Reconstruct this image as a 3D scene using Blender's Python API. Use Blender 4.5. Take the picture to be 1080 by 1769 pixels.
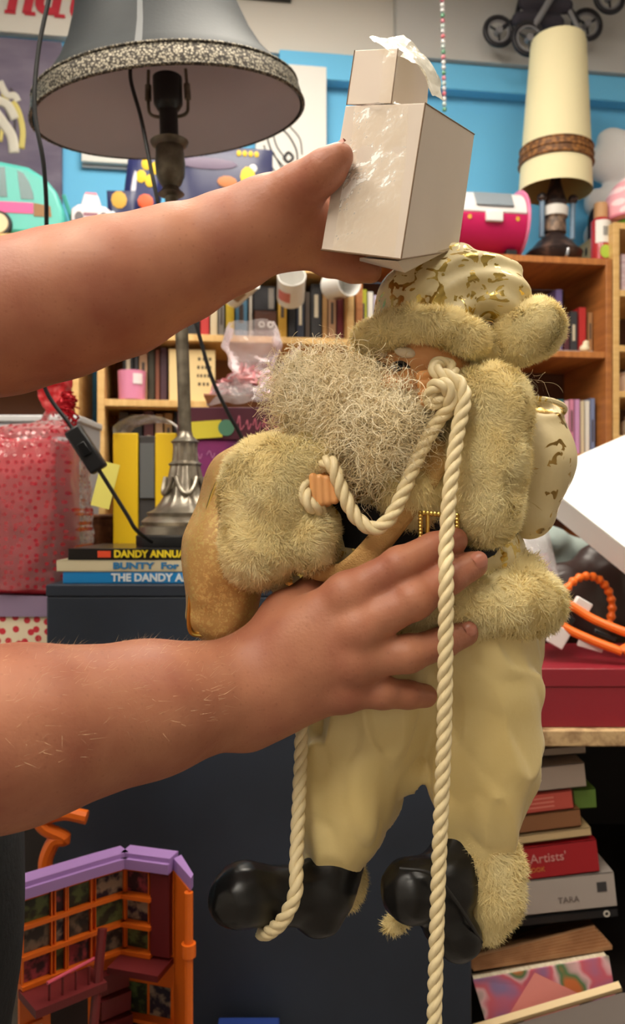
import bpy, math, random
import numpy as np
from mathutils import Matrix, Vector, Euler, noise as mnoise

for o in list(bpy.data.objects): bpy.data.objects.remove(o, do_unlink=True)
SC = bpy.context.scene
COL = SC.collection
random.seed(7); RNG = np.random.default_rng(7)

# ------------------------------------------------------------------ camera
F, CX, CY, CAMZ = 1400.0, 540.0, 884.5, 1.25      # focal length in pixels of the 1080x1769 frame
cam_d = bpy.data.cameras.new('camera'); cam = bpy.data.objects.new('camera', cam_d); COL.objects.link(cam)
cam.location = (0, 0, CAMZ); cam.rotation_euler = (math.pi/2, 0, 0)
cam_d.sensor_fit = 'VERTICAL'; cam_d.sensor_height = 36.0; cam_d.sensor_width = 36.0
cam_d.lens = 36.0*F/1769.0
cam_d.clip_start = 0.02; cam_d.clip_end = 50
cam_d.dof.use_dof = True; cam_d.dof.focus_distance = 0.57; cam_d.dof.aperture_fstop = 11.0
SC.camera = cam
# ------------------------------------------------------------------ world and exposure
w = bpy.data.worlds.new('world'); SC.world = w; w.use_nodes = True
w.node_tree.nodes['Background'].inputs[0].default_value = (0.9, 0.95, 1.0, 1)
w.node_tree.nodes['Background'].inputs[1].default_value = 0.05
vs = SC.view_settings
vs.view_transform = 'Standard'; vs.look = 'None'; vs.gamma = 1.0; vs.use_curve_mapping = False
vs.exposure = 0.08
LAMP_POWER = (14.0, 13.0, 19.0, 16.0)                                  # emission of the ceiling light diffusers
LAMPS = [(-0.95, 0.55), (0.95, 0.60), (-0.90, -0.85), (0.15, 1.45)]   # room x, y of the ceiling lights

# ------------------------------------------------------------------ helpers: placing
ROOM_A = math.radians(8.0)                        # the back wall recedes to the right
CA, SA = math.cos(ROOM_A), math.sin(ROOM_A)
def P(px, py, d):
    return np.array([(px-CX)/F*d, d, CAMZ+(CY-py)/F*d])
def rw(x, y, z):                                  # room frame -> world
    return np.array([CA*x-SA*y, SA*x+CA*y, z])
def PR(px, py, yr):                               # where the pixel's ray meets the plane room-y = yr, in room frame
    dx = (px-CX)/F; d = yr/(CA-SA*dx); q = P(px, py, d)
    return np.array([CA*q[0]+SA*q[1], yr, q[2]])
def srgb(r, g, b):
    f = lambda c: (c/255/12.92) if c <= 10 else ((c/255+0.055)/1.055)**2.4
    return (f(r), f(g), f(b), 1.0)

# ------------------------------------------------------------------ helpers: materials
MATS = {}
def mat(name, col, rough=0.6, metal=0.0, bump=0.0, bscale=60.0, col2=None, cscale=8.0, cdetail=4.0, spec=0.5,
        trans=0.0, sss=0.0, sheen=0.0, emit=0.0, alpha=1.0, coat=0.0, ramp=(0.35, 0.65), ior=1.45, kind='noise', stretch=None):
    if name in MATS: return MATS[name]
    m = bpy.data.materials.new(name); m.use_nodes = True; MATS[name] = m
    nt = m.node_tree; b = nt.nodes['Principled BSDF']; L = nt.links.new
    b.inputs['Base Color'].default_value = col
    b.inputs['Roughness'].default_value = rough; b.inputs['Metallic'].default_value = metal
    b.inputs['Specular IOR Level'].default_value = spec; b.inputs['IOR'].default_value = ior
    b.inputs['Transmission Weight'].default_value = trans; b.inputs['Alpha'].default_value = alpha
    b.inputs['Coat Weight'].default_value = coat; b.inputs['Coat Roughness'].default_value = 0.12
    if sheen: b.inputs['Sheen Weight'].default_value = sheen; b.inputs['Sheen Roughness'].default_value = 0.5
    if sss:
        b.inputs['Subsurface Weight'].default_value = sss; b.inputs['Subsurface Scale'].default_value = 0.006
        b.inputs['Subsurface Radius'].default_value = (1.0, 0.4, 0.25)
    if emit:
        b.inputs['Emission Color'].default_value = col; b.inputs['Emission Strength'].default_value = emit
    tc = nt.nodes.new('ShaderNodeTexCoord'); src = tc.outputs['Object']
    if stretch:
        mp = nt.nodes.new('ShaderNodeMapping'); mp.inputs['Scale'].default_value = stretch
        L(src, mp.inputs['Vector']); src = mp.outputs['Vector']
    if col2 is not None:
        if kind == 'noise':
            t = nt.nodes.new('ShaderNodeTexNoise'); t.inputs['Scale'].default_value = cscale; t.inputs['Detail'].default_value = cdetail
            fac = t.outputs['Fac']
        elif kind == 'voronoi':
            t = nt.nodes.new('ShaderNodeTexVoronoi'); t.inputs['Scale'].default_value = cscale; fac = t.outputs['Distance']
        elif kind == 'wave':
            t = nt.nodes.new('ShaderNodeTexWave'); t.inputs['Scale'].default_value = cscale; t.inputs['Distortion'].default_value = cdetail
            fac = t.outputs['Fac']
        L(src, t.inputs['Vector'])
        r = nt.nodes.new('ShaderNodeValToRGB'); L(fac, r.inputs['Fac'])
        r.color_ramp.elements[0].position, r.color_ramp.elements[1].position = ramp
        r.color_ramp.elements[0].color = col; r.color_ramp.elements[1].color = col2
        L(r.outputs['Color'], b.inputs['Base Color'])
    if bump:
        n = nt.nodes.new('ShaderNodeTexNoise'); n.inputs['Scale'].default_value = bscale; n.inputs['Detail'].default_value = 5
        L(src, n.inputs['Vector'])
        bp = nt.nodes.new('ShaderNodeBump'); bp.inputs['Strength'].default_value = bump; bp.inputs['Distance'].default_value = 0.004
        L(n.outputs['Fac'], bp.inputs['Height']); L(bp.outputs['Normal'], b.inputs['Normal'])
    return m
def cellophane(name, tint=(1, 1, 1, 1), amount=0.22, rough=0.08, dots=None, dotscale=60, crinkle=0.9):
    """clear crinkled film: mostly lets light through, with sharp reflections; dots = printed marks"""
    if name in MATS: return MATS[name]
    m = bpy.data.materials.new(name); m.use_nodes = True; MATS[name] = m
    nt = m.node_tree; L = nt.links.new
    for n in list(nt.nodes): nt.nodes.remove(n)
    out = nt.nodes.new('ShaderNodeOutputMaterial'); mx = nt.nodes.new('ShaderNodeMixShader')
    tr = nt.nodes.new('ShaderNodeBsdfTransparent'); gl = nt.nodes.new('ShaderNodeBsdfPrincipled')
    tr.inputs['Color'].default_value = tint
    gl.inputs['Base Color'].default_value = tint; gl.inputs['Roughness'].default_value = rough; gl.inputs['Specular IOR Level'].default_value = 1.0
    tc = nt.nodes.new('ShaderNodeTexCoord')
    ns = nt.nodes.new('ShaderNodeTexNoise'); ns.inputs['Scale'].default_value = 28; ns.inputs['Detail'].default_value = 4
    L(tc.outputs['Object'], ns.inputs['Vector'])
    bp = nt.nodes.new('ShaderNodeBump'); bp.inputs['Strength'].default_value = crinkle; bp.inputs['Distance'].default_value = 0.01
    L(ns.outputs['Fac'], bp.inputs['Height']); L(bp.outputs['Normal'], gl.inputs['Normal'])
    fr = nt.nodes.new('ShaderNodeFresnel'); fr.inputs['IOR'].default_value = 1.5; L(bp.outputs['Normal'], fr.inputs['Normal'])
    ad = nt.nodes.new('ShaderNodeMath'); ad.operation = 'ADD'; ad.inputs[1].default_value = amount; L(fr.outputs['Fac'], ad.inputs[0])
    fac = ad.outputs[0]
    if dots is not None:
        vo = nt.nodes.new('ShaderNodeTexVoronoi'); vo.inputs['Scale'].default_value = dotscale; vo.inputs['Randomness'].default_value = 0.55; vo.voronoi_dimensions = '2D'
        sx_ = nt.nodes.new('ShaderNodeSeparateXYZ'); cx_ = nt.nodes.new('ShaderNodeCombineXYZ'); L(tc.outputs['Object'], sx_.inputs[0]); L(sx_.outputs[0], cx_.inputs[0]); L(sx_.outputs[2], cx_.inputs[1]); L(cx_.outputs[0], vo.inputs['Vector'])
        lt = nt.nodes.new('ShaderNodeMath'); lt.operation = 'LESS_THAN'; lt.inputs[1].default_value = 0.26; L(vo.outputs['Distance'], lt.inputs[0])
        mc = nt.nodes.new('ShaderNodeMix'); mc.data_type = 'RGBA'
        mc.inputs[6].default_value = tint; mc.inputs[7].default_value = dots
        L(lt.outputs[0], mc.inputs[0]); L(mc.outputs[2], gl.inputs['Base Color'])
        m2 = nt.nodes.new('ShaderNodeMath'); m2.operation = 'MULTIPLY'; m2.inputs[1].default_value = 0.7; L(lt.outputs[0], m2.inputs[0])
        mxm = nt.nodes.new('ShaderNodeMath'); mxm.operation = 'MAXIMUM'; L(m2.outputs[0], mxm.inputs[0]); L(fac, mxm.inputs[1]); fac = mxm.outputs[0]
    cl = nt.nodes.new('ShaderNodeClamp'); L(fac, cl.inputs['Value'])
    L(cl.outputs[0], mx.inputs['Fac']); L(tr.outputs[0], mx.inputs[1]); L(gl.outputs[0], mx.inputs[2]); L(mx.outputs[0], out.inputs['Surface'])
    return m

# ------------------------------------------------------------------ helpers: objects
def setp(o, label=None, cat=None, group=None, kind=None):
    if label: o['label'] = label
    if cat: o['category'] = cat
    if group: o['group'] = group
    if kind: o['kind'] = kind
    return o
def thing(name, label, cat, loc=(0, 0, 0), rot=(0, 0, 0), group=None):
    o = bpy.data.objects.new(name, None); COL.objects.link(o); o.empty_display_size = 0.05
    o.location = Vector([float(v) for v in loc]); o.rotation_euler = rot
    return setp(o, label, cat, group)
def mw(o):
    m = Matrix.LocRotScale(o.location, o.rotation_euler, o.scale)
    if o.parent is not None: m = mw(o.parent) @ o.matrix_parent_inverse @ m
    return m
def make(name, V, Fc, m, parent=None, world=True, smooth=True, angle=0.6, bevel=0.0, vnorm=None, bseg=2, mats=None, midx=None):
    """one mesh object. world=True: V in world space; False: V in the parent's space"""
    me = bpy.data.meshes.new(name)
    V = np.asarray(V, dtype=np.float32)
    if isinstance(Fc, np.ndarray): 
        n, k = Fc.shape
        me.vertices.add(len(V)); me.vertices.foreach_set('co', V.ravel())
        me.loops.add(n*k); me.loops.foreach_set('vertex_index', Fc.astype(np.int32).ravel())
        me.polygons.add(n); me.polygons.foreach_set('loop_start', np.arange(0, n*k, k, dtype=np.int32))
        me.update(calc_edges=True)
    else:
        me.from_pydata(V.tolist(), [], [list(map(int, f)) for f in Fc]); me.update()
    if mats:
        for q in mats: me.materials.append(q)
        me.polygons.foreach_set('material_index', np.asarray(midx, dtype=np.int32))
    else: me.materials.append(m)
    if smooth:
        me.polygons.foreach_set('use_smooth', np.ones(len(me.polygons), dtype=bool))
        if angle is not None and vnorm is None: me.set_sharp_from_angle(angle=angle)
    if vnorm is not None: me.normals_split_custom_set_from_vertices(np.asarray(vnorm, dtype=np.float32).tolist())
    o = bpy.data.objects.new(name, me); COL.objects.link(o)
    if parent is not None:
        o.parent = parent
        if world: o.matrix_parent_inverse = mw(parent).inverted()
    if bevel:
        bm_ = o.modifiers.new('bevel', 'BEVEL'); bm_.width = bevel; bm_.segments = bseg; bm_.limit_method = 'ANGLE'; bm_.angle_limit = 0.6
    return o
def rot_z(a): c, s = math.cos(a), math.sin(a); return np.array([[c, -s, 0], [s, c, 0], [0, 0, 1.0]])
def rot_x(a): c, s = math.cos(a), math.sin(a); return np.array([[1.0, 0, 0], [0, c, -s], [0, s, c]])
def rot_y(a): c, s = math.cos(a), math.sin(a); return np.array([[c, 0, s], [0, 1.0, 0], [-s, 0, c]])
def unit(v): v = np.asarray(v, float); return v/max(np.linalg.norm(v), 1e-9)
class MB:
    """collects shapes into one mesh"""
    def __init__(s): s.v = []; s.f = []; s.n = 0
    def add(s, V, Fc):
        V = np.asarray(V, float); s.v.append(V); s.f += [[i+s.n for i in f] for f in Fc]; s.n += len(V); return s
    def box(s, c, size, R=None):
        h = np.array(size)/2; q = np.array([[x, y, z] for x in (-1, 1) for y in (-1, 1) for z in (-1, 1)])*h
        if R is not None: q = q@np.asarray(R).T
        return s.add(q+np.array(c), [[0, 1, 3, 2], [4, 6, 7, 5], [0, 4, 5, 1], [2, 3, 7, 6], [0, 2, 6, 4], [1, 5, 7, 3]])
    def span(s, a, b):
        a = np.minimum(a, b).astype(float) if False else np.array(a, float); b = np.array(b, float); return s.box((a+b)/2, np.abs(b-a))
    def hexa(s, top, bot):                        # two quads, same winding
        return s.add(np.vstack([top, bot]), [[0, 1, 2, 3], [7, 6, 5, 4], [0, 4, 5, 1], [1, 5, 6, 2], [2, 6, 7, 3], [3, 7, 4, 0]])
    def lathe(s, prof, n=32, c=(0, 0, 0), R=None, cap=True, fn=None):
        prof = np.array(prof, float); k = len(prof); V = []
        for r, z in prof:
            for i in range(n):
                a = 2*math.pi*i/n; rr = r*(fn(a, z) if fn else 1.0); V.append((rr*math.cos(a), rr*math.sin(a), z))
        V = np.array(V)
        if R is not None: V = V@np.asarray(R).T
        Fc = [[j*n+i, j*n+(i+1) % n, (j+1)*n+(i+1) % n, (j+1)*n+i] for j in range(k-1) for i in range(n)]
        if cap: Fc += [list(range(n))[::-1], [(k-1)*n+i for i in range(n)]]
        return s.add(V+np.array(c), Fc)
    def tube(s, pts, r, n=10, cap=True, flat=None):
        pts = np.array(pts, float); k = len(pts); r = np.broadcast_to(r, (k,))
        T = np.gradient(pts, axis=0); T /= np.linalg.norm(T, axis=1)[:, None]+1e-12
        u = unit(np.cross(T[0], [0.13, 0.27, 0.95])); V = []
        for i in range(k):
            u = unit(u-T[i]*np.dot(u, T[i])); w_ = np.cross(T[i], u)
            for j in range(n):
                a = 2*math.pi*j/n; V.append(pts[i]+r[i]*(math.cos(a)*u+math.sin(a)*w_))
        Fc = [[i*n+j, i*n+(j+1) % n, (i+1)*n+(j+1) % n, (i+1)*n+j] for i in range(k-1) for j in range(n)]
        if cap: Fc += [list(range(n))[::-1], [(k-1)*n+j for j in range(n)]]
        return s.add(V, Fc)
    def grid(s, Pg):                              # (a,b,3) array of points
        a, b = Pg.shape[:2]
        return s.add(Pg.reshape(-1, 3), [[i*b+j, i*b+j+1, (i+1)*b+j+1, (i+1)*b+j] for i in range(a-1) for j in range(b-1)])
    def prism(s, poly, y0, y1, R=None, c=(0, 0, 0)):          # outline in x,z pushed along y
        n = len(poly); V = np.array([[p[0], y0, p[1]] for p in poly]+[[p[0], y1, p[1]] for p in poly], float)
        if R is not None: V = V@np.asarray(R).T
        return s.add(V+np.array(c), [list(range(n)), list(range(n, 2*n))[::-1]]+[[i, i+n, (i+1) % n+n, (i+1) % n] for i in range(n)])
    def build(s, name, m, parent=None, world=True, **k):
        return make(name, np.vstack(s.v), s.f, m, parent, world, **k)
def tor(c, R_, r, n=40, m=10, Rm=None, arc=(0, 2*math.pi)):
    pts = []
    for i in range(n+1):
        a = arc[0]+(arc[1]-arc[0])*i/n; pts.append((R_*math.cos(a), R_*math.sin(a), 0))
    pts = np.array(pts)
    if Rm is not None: pts = pts@np.asarray(Rm).T
    return pts+np.array(c)
def smooth_path(pts, n=12):
    pts = np.array(pts, float); q = np.vstack([2*pts[0]-pts[1], pts, 2*pts[-1]-pts[-2]]); out = []
    for i in range(1, len(q)-2):
        p0, p1, p2, p3 = q[i-1:i+3]
        for t in np.linspace(0, 1, n, endpoint=False):
            out.append(0.5*((2*p1)+(-p0+p2)*t+(2*p0-5*p1+4*p2-p3)*t*t+(-p0+3*p1-3*p2+p3)*t**3))
    out.append(pts[-1]); return np.array(out)
def text_obj(name, s, size, m, parent, loc, rot, shear=0.0, bold=0.0, sx=1.0, depth=0.0004):
    cu = bpy.data.curves.new(name, 'FONT'); cu.body = s; cu.size = size; cu.shear = shear; cu.offset = bold; cu.extrude = depth
    cu.align_x = 'CENTER'; cu.align_y = 'CENTER'; cu.resolution_u = 4
    t = bpy.data.objects.new('tmp', cu); COL.objects.link(t)
    dg = bpy.context.evaluated_depsgraph_get(); me = bpy.data.meshes.new_from_object(t.evaluated_get(dg))
    bpy.data.objects.remove(t, do_unlink=True); bpy.data.curves.remove(cu)
    me.name = name; me.materials.clear(); me.materials.append(m)
    o = bpy.data.objects.new(name, me); COL.objects.link(o); o.parent = parent
    o.location = loc; o.rotation_euler = rot; o.scale = (sx, 1, 1); return o

# ------------------------------------------------------------------ helpers: blended solids (distance field -> mesh)
class Field:
    def __init__(s, lo, hi, h):
        s.lo = np.array(lo, float); s.h = h; s.n = np.ceil((np.array(hi)-s.lo)/h).astype(int)+1
        s.a = np.full(s.n, 1.0, np.float32)
    def _blk(s, lo, hi):
        i0 = np.clip(np.floor((lo-s.lo)/s.h).astype(int), 0, s.n); i1 = np.clip(np.ceil((hi-s.lo)/s.h).astype(int)+1, 0, s.n)
        ax = [s.lo[k]+s.h*np.arange(i0[k], i1[k]) for k in range(3)]
        if min(len(x) for x in ax) == 0: return None, None
        return tuple(slice(i0[k], i1[k]) for k in range(3)), np.stack(np.meshgrid(*ax, indexing='ij'), -1)
    def _mix(s, sl, d, k, sub=False):
        a = s.a[sl]; d = d.astype(np.float32)
        if sub:
            hh = np.maximum(k-np.abs(a+d), 0)/k; s.a[sl] = np.maximum(a, -d)+hh*hh*k*0.25
        else:
            hh = np.maximum(k-np.abs(a-d), 0)/k; s.a[sl] = np.minimum(a, d)-hh*hh*k*0.25
    def cone(s, a, b, ra, rb, k=0.006, sub=False, flat=None):
        a = np.array(a, float); b = np.array(b, float); m = max(ra, rb)+k+3*s.h
        sl, p = s._blk(np.minimum(a, b)-m, np.maximum(a, b)+m)
        if sl is None: return s
        ab = b-a; t = np.clip(((p-a)@ab)/(ab@ab+1e-12), 0, 1); q = p-(a+t[..., None]*ab)
        if flat is not None:                      # (axis, factor): squash across an axis
            ax = unit(flat[0]); c = q@ax; q = q+(c*(1/flat[1]-1))[..., None]*ax
        s._mix(sl, np.linalg.norm(q, axis=-1)-(ra+(rb-ra)*t), k, sub); return s
    def chain(s, pts, rs, k=0.006, flat=None):
        for i in range(len(pts)-1): s.cone(pts[i], pts[i+1], rs[i], rs[i+1], k, flat=flat)
        return s
    def ell(s, c, r, R=None, k=0.006, sub=False):
        c = np.array(c, float); r = np.array(r, float); m = r.max()+k+3*s.h
        sl, p = s._blk(c-m, c+m)
        if sl is None: return s
        q = p-c
        if R is not None: q = q@np.asarray(R)
        k0 = np.linalg.norm(q/r, axis=-1); k1 = np.linalg.norm(q/(r*r), axis=-1)+1e-9
        s._mix(sl, k0*(k0-1)/k1, k, sub); return s
    def mesh(s, fn=None, relax=1):
        a = s.a
        if fn is not None:
            ax = [s.lo[k]+s.h*np.arange(s.n[k]) for k in range(3)]
            near = np.where(np.abs(a) < 6*s.h)
            p = np.stack([ax[0][near[0]], ax[1][near[1]], ax[2][near[2]]], -1); a = a.copy(); a[near] += fn(p)
        neg = a < 0
        n = np.array(a.shape)-1
        cs = [(i, j, k) for i in (0, 1) for j in (0, 1) for k in (0, 1)]
        cnt = sum(neg[i:i+n[0], j:j+n[1], k:k+n[2]].astype(np.int8) for i, j, k in cs)
        idx = np.argwhere((cnt > 0) & (cnt < 8)); m = -np.ones(n, np.int64); m[tuple(idx.T)] = np.arange(len(idx))
        acc = np.zeros((len(idx), 3)); num = np.zeros(len(idx))
        for c0 in cs:
            for ax in range(3):
                if c0[ax]: continue
                c1 = list(c0); c1[ax] = 1
                va = a[tuple((idx+np.array(c0)).T)]; vb = a[tuple((idx+np.array(c1)).T)]
                x = (va < 0) != (vb < 0); t = np.where(x, va/(va-vb+1e-12), 0)
                pt = np.tile(np.array(c0, float), (len(idx), 1)); pt[:, ax] = t
                acc[x] += pt[x]; num[x] += 1
        V = s.lo+s.h*(idx+acc/num[:, None]); Q = []
        for ax in range(3):
            o1, o2 = [(1, 2), (2, 0), (0, 1)][ax]
            A = np.take(neg, range(0, n[ax]), axis=ax); B = np.take(neg, range(1, n[ax]+1), axis=ax)
            e = np.argwhere(A != B); e = e[(e[:, o1] > 0) & (e[:, o2] > 0) & (e[:, o1] < n[o1]) & (e[:, o2] < n[o2])]
            sg = A[tuple(e.T)]
            def cell(d1, d2): 
                q = e.copy(); q[:, o1] += d1; q[:, o2] += d2; return m[tuple(q.T)]
            quad = np.stack([cell(-1, -1), cell(0, -1), cell(0, 0), cell(-1, 0)], 1)
            quad[~sg] = quad[~sg][:, ::-1]; Q.append(quad)
        Q = np.vstack(Q)
        for _ in range(relax): V = relax_mesh(V, Q, 0.5)
        return V, Q
def relax_mesh(V, Q, f):
    k = Q.shape[1]; acc = np.zeros_like(V); num = np.zeros(len(V))
    for i in range(k):
        a, b = Q[:, i], Q[:, (i+1) % k]
        for x, y in ((a, b), (b, a)):
            for c in range(3): acc[:, c] += np.bincount(x, V[y, c], len(V))
            num += np.bincount(x, minlength=len(V))
    return V+(acc/np.maximum(num, 1)[:, None]-V)*f
def vnormals(V, Q):
    fn = np.cross(V[Q[:, 2]]-V[Q[:, 0]], V[Q[:, 3 if Q.shape[1] == 4 else 1]]-V[Q[:, 1 if Q.shape[1] == 4 else 0]])
    if Q.shape[1] != 4: fn = -fn
    N = np.zeros_like(V)
    for i in range(Q.shape[1]):
        for c in range(3): N[:, c] += np.bincount(Q[:, i], fn[:, c], len(V))
    return N/(np.linalg.norm(N, axis=1)[:, None]+1e-12), fn
def wob(p, s, seed=0):                            # smooth noise from sines, about -1..1
    r = np.random.default_rng(seed); out = 0
    for i in range(5):
        k = r.normal(size=3)*s; out = out+np.sin(p@k+r.uniform(0, 6.28))
    return out/5
def fur(V, Q, count, length, width=0.0004, comb=(0, 0, -0.3), jitter=0.5, clump=0.0, keep=None, seed=1, curl=0.0):
    """short tapering strands grown from a surface; returns verts, tris and soft normals (strands only)"""
    r = np.random.default_rng(seed); N, fn = vnormals(V, Q)
    ar = np.linalg.norm(fn, axis=1); cen = V[Q].mean(1)
    if keep is not None: ar = ar*keep(cen, fn/(ar[:, None]+1e-12))
    f = r.choice(len(Q), count, p=ar/ar.sum()); wts = r.dirichlet(np.ones(Q.shape[1]), count)
    p = (V[Q[f]]*wts[..., None]).sum(1); nn = (N[Q[f]]*wts[..., None]).sum(1); nn /= np.linalg.norm(nn, axis=1)[:, None]+1e-9
    tuft = np.stack([wob(p, 1/length*1.1, seed+i) for i in range(3)], 1)
    tg = r.normal(size=(count, 3))*jitter+tuft*clump*2.2+np.array(comb)*1.6
    tg -= nn*(tg*nn).sum(1)[:, None]; tn = np.linalg.norm(tg, axis=1)[:, None]+1e-9; tg = tg/tn*np.clip(tn, .75, 1.5)
    d = nn*r.uniform(.45, .95, count)[:, None]+tg; d /= np.linalg.norm(d, axis=1)[:, None]+1e-9
    L = length*r.uniform(.6, 1.25, count)[:, None]
    p0 = p-nn*width; p1 = p+d*L*.55; p2 = p1+(d-nn*.25+r.normal(size=(count, 3))*.15)*L*.5
    s_ = np.cross(d, nn); s_ /= np.linalg.norm(s_, axis=1)[:, None]+1e-9; s_ *= width
    VV = np.stack([p0-s_, p0+s_, p1-s_*.8, p1+s_*.8, p2], 1).reshape(-1, 3)
    b = (np.arange(count)*5)[:, None]
    T = np.vstack([b+np.array([[0, 1, 3]]), b+np.array([[0, 3, 2]]), b+np.array([[2, 3, 4]])])
    # every strand shows its broad side outwards
    g = np.cross(s_, d); flip = ((g*nn).sum(1) < 0)
    ff_ = np.tile(flip, 3); T[ff_] = T[ff_][:, ::-1]
    soft = nn*.70+np.where(flip[:, None], -g, g)/(width+1e-9)*.30+tuft*.22+r.normal(size=(count, 3))*.14; soft /= np.linalg.norm(soft, axis=1)[:, None]
    return VV, T, np.repeat(soft, 5, 0)
def furry(name, V, Q, m, parent, count, length, **k):
    """a furry part: its skin and the pile on it in one mesh"""
    N, _ = vnormals(V, Q); T = np.vstack([Q[:, [0, 1, 2]], Q[:, [0, 2, 3]]])
    fv, ft, fnr = fur(V, Q, count, length, **k)
    return make(name, np.vstack([V, fv]), np.vstack([T, ft+len(V)]), m, parent, vnorm=np.vstack([N, fnr]))
def merge(*ms):
    V, Fc, n = [], [], 0
    for v, f in ms: V.append(v); Fc.append(f+n); n += len(v)
    return np.vstack(V), np.vstack(Fc)
def rope_mesh(pts, r, pitch, strands=3, n=8, step=0.0012):
    """twisted cord: strands wound round a path"""
    pts = np.array(pts, float); seg = np.linalg.norm(np.diff(pts, axis=0), axis=1); s = np.concatenate([[0], np.cumsum(seg)])
    t = np.arange(0, s[-1], step); c = np.stack([np.interp(t, s, pts[:, k]) for k in range(3)], 1)
    T = np.gradient(c, axis=0); T /= np.linalg.norm(T, axis=1)[:, None]+1e-12
    u = np.zeros_like(T); u[0] = unit(np.cross(T[0], [0.3, 0.9, 0.2]))
    for i in range(1, len(T)): u[i] = unit(u[i-1]-T[i]*np.dot(u[i-1], T[i]))
    w_ = np.cross(T, u); out = []
    for k in range(strands):
        a = 2*math.pi*(t/pitch+k/strands); cc = c+r*0.5*(np.cos(a)[:, None]*u+np.sin(a)[:, None]*w_)
        mb = MB().tube(cc, r*0.56, n); out.append((np.vstack(mb.v), mb.f))
    m = MB()
    for v, f in out: m.add(v, f)
    return m

# ================================================================== THE ROOM
BLUE = mat('blue_wall_paint', srgb(108, 190, 236), 0.7, bump=0.05, bscale=40)
PLASTER = mat('off_white_plaster', srgb(214, 208, 200), 0.8, bump=0.06, bscale=30)
GREYP = mat('pale_grey_plaster', srgb(186, 184, 182), 0.8, bump=0.06, bscale=30)
CEIL = mat('ceiling_paint', srgb(225, 222, 216), 0.9)
FLOORM = mat('worn_floor_vinyl', srgb(140, 131, 122), 0.5, col2=srgb(120, 112, 104), cscale=6)
X0, X1, Y0, Y1, ZC = -2.3, 2.9, -2.6, 2.75, 3.10
def rbox(name, a, b, m, parent=None, kind='structure', **k):    # a box given in the room's own frame
    a = np.array(a, float); b = np.array(b, float)
    o = MB().box((0, 0, 0), np.abs(b-a)).build(name, m, **k)
    o.location = Vector(rw(*((a+b)/2))); o.rotation_euler = (0, 0, ROOM_A)
    if kind: o['kind'] = kind
    return o
rbox('floor', (X0-.1, Y0-.1, -.1), (X1+.1, Y1+.1, 0), FLOORM)
rbox('ceiling', (X0-.1, Y0-.1, ZC), (X1+.1, Y1+.1, ZC+.1), CEIL)
rbox('wall_back', (X0, Y1, 0), (X1, Y1+.1, ZC), BLUE)
rbox('wall_left', (X0-.1, Y0, 0), (X0, Y1, ZC), PLASTER)
rbox('wall_right', (X1, Y0, 0), (X1+.1, Y1, ZC), PLASTER)
rbox('wall_front', (X0, Y0-.1, 0), (X1, Y0, ZC), PLASTER)
zb = PR(540, 105, Y1)[2]
xs = PR(680, 60, Y1-.03)[0]
rbox('trim_1', (X0, Y1-.03, zb), (xs, Y1, ZC), PLASTER)                 # white plaster above the blue
rbox('trim_2', (xs, Y1-.075, zb), (X1, Y1, ZC), GREYP)                  # boxed-in grey bulkhead on the right
rbox('trim_3', (PR(480, 100, Y1)[0], Y1-.055, zb-.09), (X1, Y1, zb), BLUE, bevel=.004)    # blue ledge under the bulkhead
# red painted lettering on the plaster
RED = mat('red_sign_paint', srgb(196, 44, 62), 0.5)
sign = thing('wall_lettering', 'large red slanted serif letters painted high on the white plaster', 'lettering', rw(*PR(75, 5, Y1-.033)), (0, 0, ROOM_A))
def glyph(name, s, x, sz=.165):
    text_obj('letter', s, sz, RED, sign, (x, 0, 0.0), (math.pi/2, 0, 0), shear=0.22, bold=0.004, sx=1.0, depth=.0015)
sx = lambda px: PR(px, 5, Y1-.033)[0]-PR(75, 5, Y1-.033)[0]
for g, px, z in (('n', 33, .02), ('d', 80, .02), ('u', 139, .015)):
    o = text_obj('letter', g, .17, RED, sign, (sx(px), 0, z), (math.pi/2, 0, 0), shear=0.2, bold=0.006, depth=.0015)
    for dx in ((-.04, .022) if g == 'n' else ((.03,) if g == 'd' else (-.05,))):
        so = MB().box((dx+.012, 0, -.058 if g != 'u' else .05), (.034, .003, .011)).build('letter_serif', RED, o, world=False); so.rotation_euler = (-math.pi/2, 0, 0)
# ceiling lights
WHITE_M = mat('white_enamel', srgb(230, 230, 228), 0.35)
names = {0: 'left lamp near the bookcases', 1: 'right lamp near the bookcases', 2: 'lamp near the front wall', 3: 'middle lamp closest to the back wall'}
for i, (lx, ly) in enumerate(LAMPS):
    t = thing('ceiling_light', 'flat white rectangular ceiling light panel, '+names[i], 'ceiling light', rw(lx, ly, ZC), (0, 0, ROOM_A), 'ceiling lights')
    m = MB()
    for a, b in (((-.32, -.62, -.05), (-.30, .62, 0)), ((.30, -.62, -.05), (.32, .62, 0)), ((-.30, -.62, -.05), (.30, -.60, 0)), ((-.30, .60, -.05), (.30, .62, 0))): m.span(a, b)
    m.build('frame', WHITE_M, t, world=False)
    MB().span((-.30, -.60, -.045), (.30, .60, -.035)).build('diffuser', mat('light_diffuser_%d' % i, (1.0, 0.92, 0.79, 1), 0.5, emit=LAMP_POWER[i]), t, world=False)

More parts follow.
